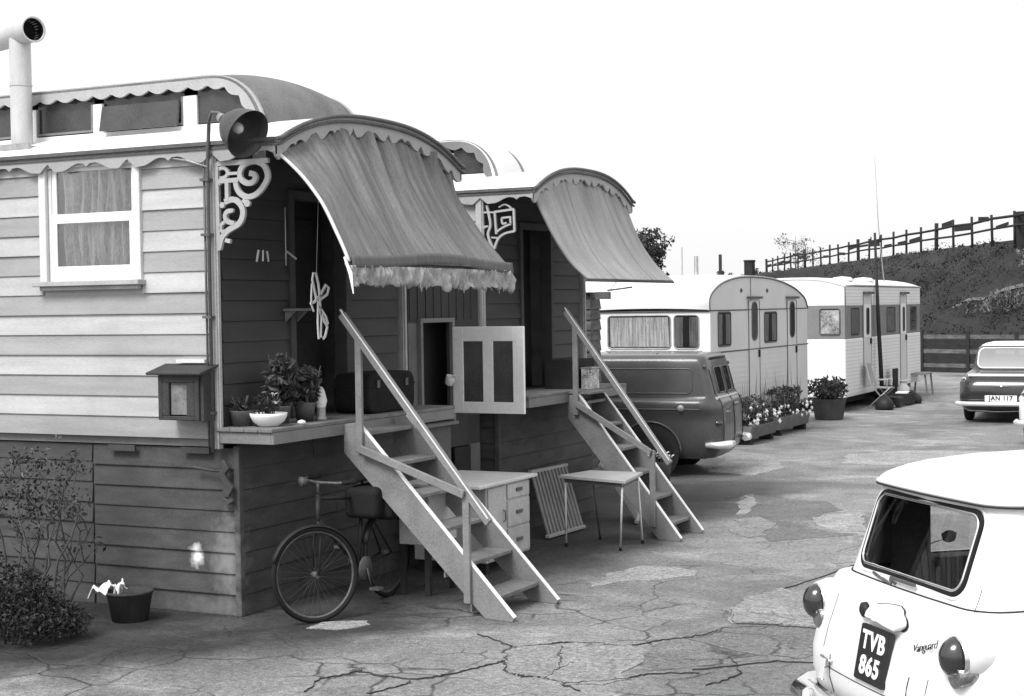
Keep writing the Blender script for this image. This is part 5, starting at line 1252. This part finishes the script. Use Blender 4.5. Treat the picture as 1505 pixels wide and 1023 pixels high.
def caravanB():
    X0, X1 = -8.15, -10.35; Y0, Y1 = 31.3, 38.42
    t = thing('caravan', 'white caravan with grey window band and flat ends, beyond the arched caravan', 'caravan', (-9.2,34.8,0))
    def ar(x): q = abs((x-(X0+X1)/2)/1.1); return 2.60+.17*(1-min(1,q)**2.6)
    b = MB(); b.box(X1, X0, Y0, Y1, .30, 1.50); b.build('lower_body', [m_cvw], t, .03, 3)
    b = MB(); b.box(X1+.01, X0-.01, Y0+.01, Y1-.01, 1.50, 2.17); b.build('window_band', [m_cvg], t)
    b = MB(); b.box(X1, X0, Y0, Y1, 2.17, 2.60); b.build('upper_body', [m_cvw], t, .03, 3)
    b = MB(); b.grid(lambda u, v: (X1-.02+(X0-X1+.04)*u, Y0-.02+(Y1-Y0+.04)*v, ar(X1+(X0-X1)*u)+.01-.03*max(0,abs(v*2-1)-.8)*3), 18, 10, 0, True, .03)
    P = [(X1+(X0-X1)*i/16, ar(X1+(X0-X1)*i/16)) for i in range(17)]
    for y in (Y0, Y1-.02): b.prism([(X1,2.58)]+P+[(X0,2.58)], 'y', y, y+.02)
    b.build('roof', [m_cvw], t)
    for y in (32.6,34.4):
        b = MB(); b.lathe([(0,.10),(.18,.08),(.24,.03),(.25,0)], (X0-.4,y,2.70), 18); b.build('roof_vent', [m_cvo], t)
    b = MB(); b.tube([(X0+.008,Y0,2.585),(X0+.008,Y1,2.585)], .012, 5); b.tube([(X0+.003,Y0-.003,2.60),(X0+.003,Y0-.003,2.18)], .012, 5); b.build('trim_strips', [m_cvl], t)
    b = MB()
    for z in [.36+.075*i for i in range(15)]+[2.22+.07*i for i in range(5)]: b.box(X0-.001, X0+.0035, Y0+.04, Y1-.04, z, z+.012)
    b.build('ribbed_cladding', [m_cvo], t)
    m_fl = M('bold_curtain', .35, .9, .95, 4, dirt=1, dirtv=.1, dscale=7)
    cwin('end_window', t, 'x', -8.68, -8.26, 1.58, 2.12, Y0+.01, -1, 2, curmat=m_fl)
    cwin('end_window', t, 'x', -9.6, -9.0, 1.58, 2.12, Y0+.01, -1, 1)
    for a, c in ((31.8,32.45),(34.95,35.75),(37.35,37.98)): cwin('side_window', t, 'y', a, c, 1.56, 2.13, X0-.01, 1, 2)
    for y0, y1 in ((32.75,33.45),(36.2,36.85)):
        b = MB(); b.box(X0+.001, X0+.010, y0, y1, .45, 2.42); d = b.build('door', [m_cvo], t)
        b = MB(); b.box(X0+.010, X0+.014, y0+.1, y1-.1, 1.50, 2.20); b.build('door_band', [m_cvw], d)
        cwin('door_window', d, 'y', y0+.24, y1-.24, 1.56, 2.12, X0+.014, 1, 0, r=.06)
        b = MB(); b.box(X0+.01, X0+.10, y0+.02, y1-.05, 2.42, 2.47); 
        for y in (y0, y1): b.tube([(X0+.012,y,.45),(X0+.012,y,2.42)], .006, 4)
        b.build('door_edge', [m_cvl], d)
        b = MB(); b.box(X0+.012, X0+.04, y1-.14, y1-.06, 1.35, 1.47); b.build('handle', [m_iron], d)
    for s in (X0-.3, X1+.3): wheel((s-world_loc(t).x, .6, .33), .33, .16, t, 1 if s > -9 else -1, cap=m_iron)
    b = MB(); b.box(X1+.2, X0-.2, Y0+.3, Y1-.3, .16, .30); b.build('chassis', [m_seam], t)
caravanB()

# ================================================================== FLOWER TROUGHS AND POTS
def trough(label, x0, x1, y0, y1, h, seed, flow, name='flower_trough'):
    rn = random.Random(seed); t = thing(name, label, 'planter', ((x0+x1)/2,(y0+y1)/2,0))
    b = MB(); b.prism([(x0+.05,.10),(x1-.05,.10),(x1,h),(x0,h)], 'y', y0, y1); b.build('trough', [m_pot], t, .008)
    b = MB(); b.box(x0+.03, x1-.03, y0+.03, y1-.03, h, h+.006); b.build('soil', [m_soil], t)
    for y in (y0+.15, y1-.15):
        b = MB(); b.box(x0+.06, x1-.06, y-.06, y+.06, 0, .10); b.build('foot', [m_dark], t)
    b = MB(); s_ = MB()
    for i in range(int((y1-y0)*26)):
        c = (rn.uniform(x0+.02,x1+.02), rn.uniform(y0+.02,y1-.02)); z = h+rn.uniform(.05,.46); leaves(b, (c[0],c[1],z), (.08,.08,.07), 34, .055, nm=3, rnd=rn); s_.tube([(c[0],c[1],h), (c[0],c[1],z)], .006, 4)
    for i in range(9):                                      # spiky sword leaves
        c = Vector((rn.uniform(x0+.05,x1-.05), rn.uniform(y0+.1,y1-.1), h)); d = Vector((rn.uniform(-.1,.1), rn.uniform(-.2,.2), rn.uniform(.6,1.0))); sd = Vector((.0,.014,0))
        b.add([c-sd, c+sd, c+d*.6+sd*.9, c+d, c+d*.6-sd*.9], [(0,1,2,3,4)], 0)
    b.build('foliage', [m_leaf, m_leafm, m_leafl if seed % 2 else m_leafm], t); s_.build('stems', [m_stem], t)
    for i in range(flow):
        q = Vector((rn.uniform(x1-.12,x1+.10), rn.uniform(y0+.05,y1-.02), h+rn.uniform(-.02,.20)*(1 if i % 3 else 1.9))); f = MB(); r = rn.uniform(.022,.042)
        for k in range(6):
            a = k*1.047; e = Vector((.5*math.cos(a), math.cos(a)*.4, math.sin(a))); g_ = Vector((0,math.sin(a),-math.cos(a))); f.add([q, q+e*r*.7+g_*r*.5, q+e*r*1.4, q+e*r*.7-g_*r*.5], [(0,1,2,3)])
        f.lathe([(0,-r*.5),(r*.7,0),(0,r*.6)], q, 7); f.build('flower', [m_petal], t)
trough('nearer flower trough with white blooms along its front, beside the grey van tail', -8.0, -7.66, 23.65, 25.05, .30, 41, 26)
trough('farther flower trough with large pale blooms, between the near trough and the round pot', -8.05, -7.72, 25.45, 27.2, .32, 52, 24)
bowl_plant('round_tub', 'large round tub of dark bushy plants at the end of the flower troughs', 'planter', (-8.0,29.45,0), .33, .40, M('tub_clay', .08, .8, .3, 6), 'tub', 1100, .09, .50, .36, seed=61, mats=[m_leaf,m_leafm], shape=[(0,0),(.25,0),(.27,.02),(.32,.38),(.34,.40),(.30,.40),(.29,.35),(0,.35)], flowers=0)

# ================================================================== SHED BEHIND THE SECOND WAGON
t = thing('board_shed', 'dark weathered board shed with pale roof, between second wagon and caravan', 'shed', (-8.7,17.9,0))
b = MB(); rnd = random.Random(9); m_shed = M('weathered_boards', .10, .8, .6, 4, stretch=(1,1,4), dirt=.8, dirtv=1.9, dscale=3, bump=.4)
boards(b, 'x', -9.8, -7.72, 17.52, -1, 0, 2.42, pitch=.13, tone=False, rnd=rnd); b.box(-9.8, -7.72, 17.52, 17.56, 0, 2.42); b.build('side_wall', [m_shed], t)
b = MB(); boards(b, 'y', 17.56, 17.85, -7.75, 1, 0, 2.42, pitch=.13, tone=False, rnd=rnd); b.box(-7.80, -7.75, 17.56, 17.85, 0, 2.42); b.box(-9.8, -7.80, 17.81, 17.85, 0, 2.42); b.box(-9.8,-9.75,17.56,17.81,0,2.42); b.build('front_wall', [m_shed], t)
b = MB(); b.add([(-9.9,17.42,2.43),(-7.42,17.42,2.43),(-7.50,18.0,2.62),(-9.9,18.0,2.62),(-9.9,17.42,2.45),(-7.42,17.42,2.45),(-7.50,18.0,2.64),(-9.9,18.0,2.64)], [(0,3,2,1),(4,5,6,7),(0,1,5,4),(1,2,6,5),(2,3,7,6),(3,0,4,7)]); b.build('roof', [m_cvw], t)
b = MB(); b.tube([(-7.44,17.40,2.435),(-7.12,17.40,2.47)], .012, 6); b.box(-7.62, -7.44, 17.43, 17.5, 2.33, 2.42); b.build('gutter_end', [m_gutter], t)

# ================================================================== POLES, CHAIR, CLUTTER BY THE FAR CARAVAN
t = thing('service_pole', 'dark leaning timber pole standing in front of the far caravan', 'pole', (-7.98,33.75,0))
b = MB(); b.tube([(-7.98,33.75,0),(-8.06,33.75,1.8),(-8.13,33.78,3.75)], [.05,.042,.025], 10); b.build('pole', [m_dark], t)
b = MB(); b.tube([(-8.22,33.7,3.55),(-8.02,33.85,3.56)], .02, 6); b.tube([(-8.2,33.72,3.55),(-8.2,33.72,3.66)], .015, 6); b.tube([(-8.04,33.84,3.56),(-8.04,33.84,3.67)], .015, 6); b.build('crossarm', [m_dark], t)
b = MB(); b.tube([(-8.60,36.6,2.72),(-8.72,36.6,4.0),(-8.80,36.62,5.65)], [.016,.012,.006], 6); tag(b.build('aerial_mast', m_rust), 'thin tall aerial mast rising from the far caravan roof', 'mast')
t = thing('folding_chair', 'light folding garden chair standing by the far caravan door', 'chair', (-7.75,32.75,0))
b = MB(); c = Vector((-7.75,32.75,0))
def cc(x, y, z): return (c.x+x, c.y+y, z)
for y in (-.22,.22): b.tube([cc(.22,y,.02), cc(-.18,y,.50), cc(-.30,y,.95)], .013, 6); b.tube([cc(-.26,y,.02), cc(.20,y,.44)], .013, 6); b.tube([cc(-.20,y,.60), cc(.16,y,.62), cc(.14,y,.40)], .012, 6)
b.tube([cc(.22,-.22,.03),cc(.22,.22,.03)], .012, 6); b.tube([cc(-.26,-.22,.03),cc(-.26,.22,.03)], .012, 6); b.build('frame', [M('chair_tube', .4, .4, .1, 6)], t)
b = MB(); b.beam(cc(-.16,0,.45), cc(.20,0,.44), .44, .015); b.build('seat', [m_canvas2], t)
b = MB(); b.beam(cc(-.19,0,.55), cc(-.30,0,.95), .44, .012, up=(1,0,0)); b.build('backrest', [m_canvas2], t)
t = thing('trestle_stool', 'small wooden trestle stool beyond the far caravan steps', 'stool', (-8.0,37.7,0))
b = MB(); b.box(-8.2, -7.8, 37.3, 38.1, .50, .54); b.build('seat', [m_step], t, .004)
for x in (-8.17,-7.83):
    for y in (37.38,38.02): b = MB(); b.beam((x*1.0+(.05 if x > -8 else -.05), y, 0), (x, y, .5), .04, .04); b.build('leg', [m_step], t)
t = thing('step_box', 'low dark box step under the far caravan door', 'step', (-7.95,33.6,0))
b = MB(); b.box(-8.12, -7.8, 33.95, 34.6, 0, .20); b.box(-8.12, -7.96, 33.95, 34.6, .20, .40); b.build('tread_boxes', [m_dark], t, .006)
b = MB(); b.box(-8.0, -7.97, 34.75, 35.2, .03, .75); tag(b.build('leaning_board', m_dark), 'dark upright board against the far caravan side', 'board')
for (x, y, r, h, lab) in ((-7.62,32.35,.20,.26,'dark slumped sack left of the folding chair'),(-7.55,34.6,.24,.24,'dark slumped sack right of the packing case')):
    b = MB(); rn_ = random.Random(int(y*10)); b.lathe([(0,0),(r*.9,.0),(r,h*.3),(r*.85,h*.7),(r*.4,h),(.03,h*1.1),(0,h*1.1)], (x,y,0), 14)
    b.v = [(p[0]+.05*mnoise.noise(Vector(p)*6), p[1]+.05*mnoise.noise(Vector(p)*5), p[2]*(1+.3*mnoise.noise(Vector(p)*7))) for p in b.v]; tag(b.build('sack', m_iron), lab, 'sack')
t = thing('water_churn', 'pale water churn beside the dark board at the far caravan', 'churn', (-7.8,34.9,0))
b = MB(); b.lathe([(0,0),(.13,0),(.14,.02),(.14,.32),(.08,.40),(.08,.46),(.10,.47),(0,.48)], (-7.80,34.95,0), 18); b.build('churn', [M('churn_alloy', .5, .4, .15, 5)], t)
b = MB(); b.box(-7.78, -7.45, 33.0, 33.5, .03, .20); b.box(-7.76, -7.47, 33.02, 33.48, .20, .22); tag(b.build('tool_box', m_iron, bevel=.01), 'black tool box on the ground in front of the far caravan', 'box')
b = MB(); b.box(-7.75, -7.40, 33.7, 34.3, .02, .26); b.box(-7.72, -7.43, 33.9, 34.2, .26, .29); tag(b.build('packing_case', m_dark, bevel=.01), 'dark packing case right of the tool box by the far caravan', 'case')
b = MB(); b.add([(-7.7,33.72,.285),(-7.45,33.72,.285),(-7.45,34.0,.30),(-7.7,34.0,.30),(-7.7,33.72,.262),(-7.45,33.72,.262),(-7.45,34.0,.262),(-7.7,34.0,.262)], [(0,1,2,3),(7,6,5,4),(0,4,5,1),(1,5,6,2),(2,6,7,3),(3,7,4,0)]); tag(b.build('folded_cloth', m_petal), 'folded white cloth on the packing case', 'cloth')

# ================================================================== BACKGROUND : embankment, railing, posts, trees
ca, sa = math.cos(R(26.7)), math.sin(R(26.7))
def cw(r, d, z=0.): return (r*ca-d*sa, r*sa+d*ca, z)        # survey frame turned 26.7 degrees from the row of wagons
from mathutils import noise as mnoise
toe = [(10.5,135),(11.5,105),(12.2,80),(12.5,60),(13.0,50.8),(16.2,47.3),(22,44),(40,38)]
rdg = [(16.9,135),(17.25,105),(17.0,80),(16.9,60),(17.3,52.5),(20.5,50.3),(26,48),(42,43)]
rz_ = [3.5,4.30,4.3,4.28,4.30,4.75,5.3,5.8]
def pl(tab, t):
    i = min(int(t), len(tab)-2); f = t-i; f = f
    a, b_ = tab[i], tab[i+1]
    return tuple(p+(q-p)*f for p, q in zip(a, b_)) if isinstance(a, tuple) else a+(b_-a)*f
def emb(u, v):
    t = u*(len(toe)-1); a = pl(toe, t); c = pl(rdg, t); z = pl(rz_, t)
    if v <= .6:
        k = v/.6; r = a[0]+(c[0]-a[0])*k; d = a[1]+(c[1]-a[1])*k; h = z*(k**.8)
        p = cw(r, d); nz = mnoise.fractal(Vector((p[0]*.35,p[1]*.35,3)), 1., 2., 5)*.55*math.sin(PI*k)
        q = Vector((a[0]-c[0], a[1]-c[1])).normalized()*nz; return cw(r+q.x, d+q.y, max(-.05, h+nz*.5))
    k = (v-.6)/.4; return cw(c[0]+(46 if t < 4 else 40)*k**1.5, c[1]+22*k**1.5, z+.03*mnoise.noise(Vector((u*90,v*9,1))))
m_bank = M('scrubby_bank', .026, .95, .5, .8, dirt=.6, dirtv=1.5, dscale=.35, bump=.8, fine=12)
b = MB(); b.grid(emb, 210, 50, 0, True); tag(b.build('embankment', m_bank, fix=False), kind='structure')
# pale worn track climbing the near slope
b = MB(); P = [cw(14.5,50.2,.0)]
def on_slope(t, k): return emb(t/7., .6*k)
def trk(u, v):
    p = Vector(on_slope(3.85+1.35*u, .42+.26*u+.028*(v-.5)+.01*math.sin(u*20))); return p+Vector((-.01,-.03,.02))
b.grid(trk, 60, 4, 0, True); tag(b.build('worn_track', M('dry_earth', .11, .95, .4, 2, bump=.5), fix=False), kind='structure')
# scrub on the bank (uncountable)
rnd = random.Random(77); b = MB()
for i in range(1900):
    t = rnd.uniform(.3, 6.2); k = rnd.random(); p = emb(t/7., .6*k)
    s = rnd.uniform(.15,.42) if k < .97 else rnd.uniform(.06,.14)
    if 4.0 < t < 5.3 and k > .45 and rnd.random() < .8: continue
    leaves(b, (p[0],p[1],p[2]+s*.4), (s*1.3,s*1.3,s*.6), 20, .085, rnd=rnd, nm=3)
m_scrub = leafmat('scrub_leaf', .018); m_scrub2 = leafmat('scrub_leaf_dry', .022)
tag(b.build('bank_scrub', [m_scrub, m_scrub, m_scrub2]), 'dark low scrub covering the railway bank', 'scrub', kind='stuff')
b = MB(); m_hay = M('dry_grass', .15, .95, .5, 3, bump=0)
for i in range(9000):
    t = rnd.uniform(4.05, 5.6); k = rnd.uniform(.35, .98); nn_ = mnoise.noise(Vector((t*5,k*4,7)))
    if nn_+.3*(t-4.6)+.08 < rnd.uniform(-.2,.25): continue
    p = Vector(emb(t/7., .6*k)); h = rnd.uniform(.06,.2); d = Vector((rnd.gauss(0,.5), rnd.gauss(0,.5), 1)).normalized()*h; w = Vector((rnd.gauss(0,.03), rnd.gauss(0,.03), 0))
    b.add([p-w, p+w, p+d], [(0,1,2)])
tag(b.build('bank_grass', m_hay), 'paler dry grass on the near end of the dark bank', 'grass', kind='stuff')
# railing on the ridge
t = thing('bank_railing', 'long post and rail fence along the top of the dark bank', 'railing', cw(17.0,75,4.2))
n = 23; Q = []
for i in range(n):
    f = i/(n-1); d = 105-52.6*f; r = 17.25+(16.95-17.25)*min(1, f*1.3); Q.append(Vector(cw(r+rnd.uniform(-.02,.02), d, 4.22)))
d_last = Q[-1]-Q[-2]
for k in range(1,5): Q.append(Q[n-1]+d_last*k*1.0)
for i, q in enumerate(Q):
    b = MB(); h = 1.06+rnd.uniform(-.05,.08); b.tube([q-Vector((0,0,.25)), q+Vector((rnd.uniform(-.03,.03),rnd.uniform(-.03,.03),h))], .05 if i % 6 else .08, 6); b.build('post', [m_dark], t)
for z0, r in ((.86,.05),(.50,.042)):
    b = MB(); b.tube([q+Vector((0,0,z0+rnd.uniform(-.03,.03))) for q in Q], r, 5); b.build('rail', [m_dark], t)
for i in range(0, n-1):
    if rnd.random() < .85:
        b = MB()
        a = Q[i].lerp(Q[i+1], rnd.uniform(0,.4)); e = Q[i].lerp(Q[i+1], rnd.uniform(.6,1)); z = rnd.choice((.56,.74,.96)); b.beam(a+Vector((0,0,z)), e+Vector((0,0,z+rnd.uniform(-.06,.08))), .05, rnd.uniform(.08,.2)); b.build('loose_plank', [m_dark], t)
b = MB(); p0 = Vector(cw(16.98,52.3,4.0)); p1 = Vector(cw(30,50,4.0)); b.beam(p0+Vector((0,0,.45)), p1+Vector((0,0,.75)), .4, 1.5); tag(b.build('stone_parapet', m_dark, bevel=.03), 'dark stone parapet at the right end of the bank railing', 'parapet')
# sleeper fence at the toe of the bank
t = thing('sleeper_fence', 'low dark fence of horizontal boards at the foot of the bank', 'fence', cw(14,49,0)); A = Vector(cw(11.9,50.6,0)); E = Vector(cw(17.5,44.6,0))
for i in range(8):
    z = .07+.15*i; b = MB(); b.beam(A+Vector((0,0,z)), E+Vector((0,0,z+rnd.uniform(-.02,.02))), .05, .125); b.build('board', [m_shed if i % 3 == 1 else m_dark], t)
for k in range(6):
    p = A.lerp(E, k/5); b = MB(); b.beam(p-Vector((.0,.06,0)), p+Vector((0,-.06,1.28)), .10, .10); b.build('post', [m_dark], t)
# posts seen over the caravan roof
for r, d, z, w, lab, m_ in ((4.40,40,3.72,.02,'thin grey pole over the caravan roof, leftmost of the three',m_rust),(4.80,40.3,3.50,.058,'thick grey post over the caravan roof, middle of the three',m_rust),(5.45,40.5,3.54,.045,'dark square post over the caravan roof, rightmost of the three',m_dark)):
    b = MB(); b.tube([cw(r,d,0), cw(r,d,z)], w, 8); tag(b.build('timber_post', m_), lab, 'post')
b = MB(); b.box(-.17,.17,-.17,.17,0,3.85); o_ = cw(9.2,60); b.v = [(x+o_[0],y+o_[1],z) for x,y,z in b.v]; b.box(o_[0]-.19,o_[0]+.19,o_[1]-.19,o_[1]+.19,3.85,3.93); tag(b.build('brick_pier', m_dark, bevel=.02), 'dark squat brick pier at the left end of the bank railing', 'pier')

def tree(name, label, c, h, cr, cz, n, size, trunk, mats, seed, kind='round'):
    rn = random.Random(seed); t = thing(name, label, 'tree', c); c = Vector(c)
    b = MB(); b.tube([c, c+Vector((.05,0,h*.35)), c+Vector((-.05,.05,h*.75)), c+Vector((0,0,h*.95))], [trunk,trunk*.75,trunk*.4,trunk*.12], 8)
    tips = []
    for i in range(26):
        z = h*rn.uniform(.25,.9); a = rn.uniform(0,6.28); l = cr*rn.uniform(.6,1.05)*(1-.5*abs(z/h-.55)); up = rn.uniform(.1,.6)*l
        p0 = c+Vector((0,0,z)); p2 = p0+Vector((l*math.cos(a), l*math.sin(a), up)); b.tube([p0, (p0+p2)/2+Vector((0,0,up*.1)), p2], [trunk*.25,trunk*.15,.012], 5); tips += [p2, (p0+p2*2)/3]
    b.build('trunk', [m_stem], t)
    b = MB()
    for p in tips:
        for k in range(3):
            q = p+Vector([rn.gauss(0,cr*.16) for _ in range(3)]); leaves(b, q, (cr*.20,cr*.20,cr*.16), n, size, rnd=rn, nm=len(mats))
    b.build('crown', mats, t); return t
tree('conifer_tree', 'dark ragged tree showing behind the second awning', cw(4.05,55), 4.9, 1.45, 3, 46, .16, .16, [m_leaf, m_leaf, m_leafm], 3)
tree('distant_tree', 'faint pale distant tree above the left part of the railing', cw(29.3,160), 9.6, 2.1, 7, 7, .26, .12, [m_leafl], 5)  # haze put into shape and colour: sparse crown, pale leaves
for i, (px_, d, h, cr) in enumerate(((.1450,64,3.3,.8),(.1560,66,3.55,.9),(.1680,68,3.7,1.0))):
    tree('bank_bush', ('small dark bush just above the arched caravan roof','dark bush left of the brick pier','dark bush right of the brick pier')[i], cw(px_*d,d), h, cr, 2, 40, .14, .09, [m_leaf], 30+i)
b = MB(); o_ = cw(9.9,63)
b.grid(lambda u, v: (lambda p: (p[0],p[1],max(-.05,(3.35+.35*u)*math.sin(PI*v)**.6+.12*mnoise.noise(Vector((u*14,v*6,2))))))(cw(8.8+3.6*u,60+5*v)), 50, 20); tag(b.build('bank_mound', m_bank, fix=False), kind='structure')

# ================================================================== LIGHT, SKY, CAMERA
W = bpy.data.worlds.new('World'); S.world = W; W.use_nodes = True
nt = W.node_tree; N = nt.nodes; L = nt.links
for n_ in list(N): N.remove(n_)
SUN_EL, SUN_AZ = R(50), R(190)                 # azimuth clockwise from +Y
sky = N.new('ShaderNodeTexSky'); sky.sky_type = 'NISHITA'; sky.sun_disc = False; sky.sun_elevation = SUN_EL; sky.sun_rotation = SUN_AZ
sky.air_density = 1.5; sky.dust_density = 6
bw = N.new('ShaderNodeRGBToBW'); mx = N.new('ShaderNodeMix'); mx.data_type = 'FLOAT'; mx.inputs[0].default_value = .6; mx.inputs[3].default_value = 11.4
bg = N.new('ShaderNodeBackground'); bg.inputs['Strength'].default_value = .12; out = N.new('ShaderNodeOutputWorld')
L.new(sky.outputs[0], bw.inputs[0]); L.new(bw.outputs[0], mx.inputs[2]); L.new(mx.outputs[0], bg.inputs[0]); L.new(bg.outputs[0], out.inputs[0])
sd = bpy.data.lights.new('sun', 'SUN'); sd.energy = 2.7; sd.angle = R(22); sd.color = (1, 1, 1)
so = bpy.data.objects.new('sun', sd); COL.objects.link(so)
dirv = Vector((math.sin(SUN_AZ)*math.cos(SUN_EL), math.cos(SUN_AZ)*math.cos(SUN_EL), math.sin(SUN_EL)))
so.rotation_euler = dirv.to_track_quat('Z', 'Y').to_euler(); so.location = (0,-5,12)

F = 2286.; yaw, pitch, roll = R(26.7), math.atan(60/F), R(.85)
f = Vector((-math.sin(yaw)*math.cos(pitch), math.cos(yaw)*math.cos(pitch), -math.sin(pitch))); r0 = Vector((math.cos(yaw), math.sin(yaw), 0)); u0 = r0.cross(f)
r_ = r0*math.cos(roll)-u0*math.sin(roll); u_ = u0*math.cos(roll)+r0*math.sin(roll)
cam = bpy.data.cameras.new('camera'); co = bpy.data.objects.new('camera', cam); COL.objects.link(co)
co.matrix_world = Matrix(((r_.x,u_.x,-f.x,0),(r_.y,u_.y,-f.y,0),(r_.z,u_.z,-f.z,2.25),(0,0,0,1)))
cam.sensor_width = 36; cam.lens = 36*F/1505; cam.clip_end = 2000; cam.clip_start = .1
S.camera = co
S.view_settings.view_transform = 'Standard'; S.view_settings.look = 'None'; S.view_settings.exposure = 0.2; S.view_settings.gamma = 1
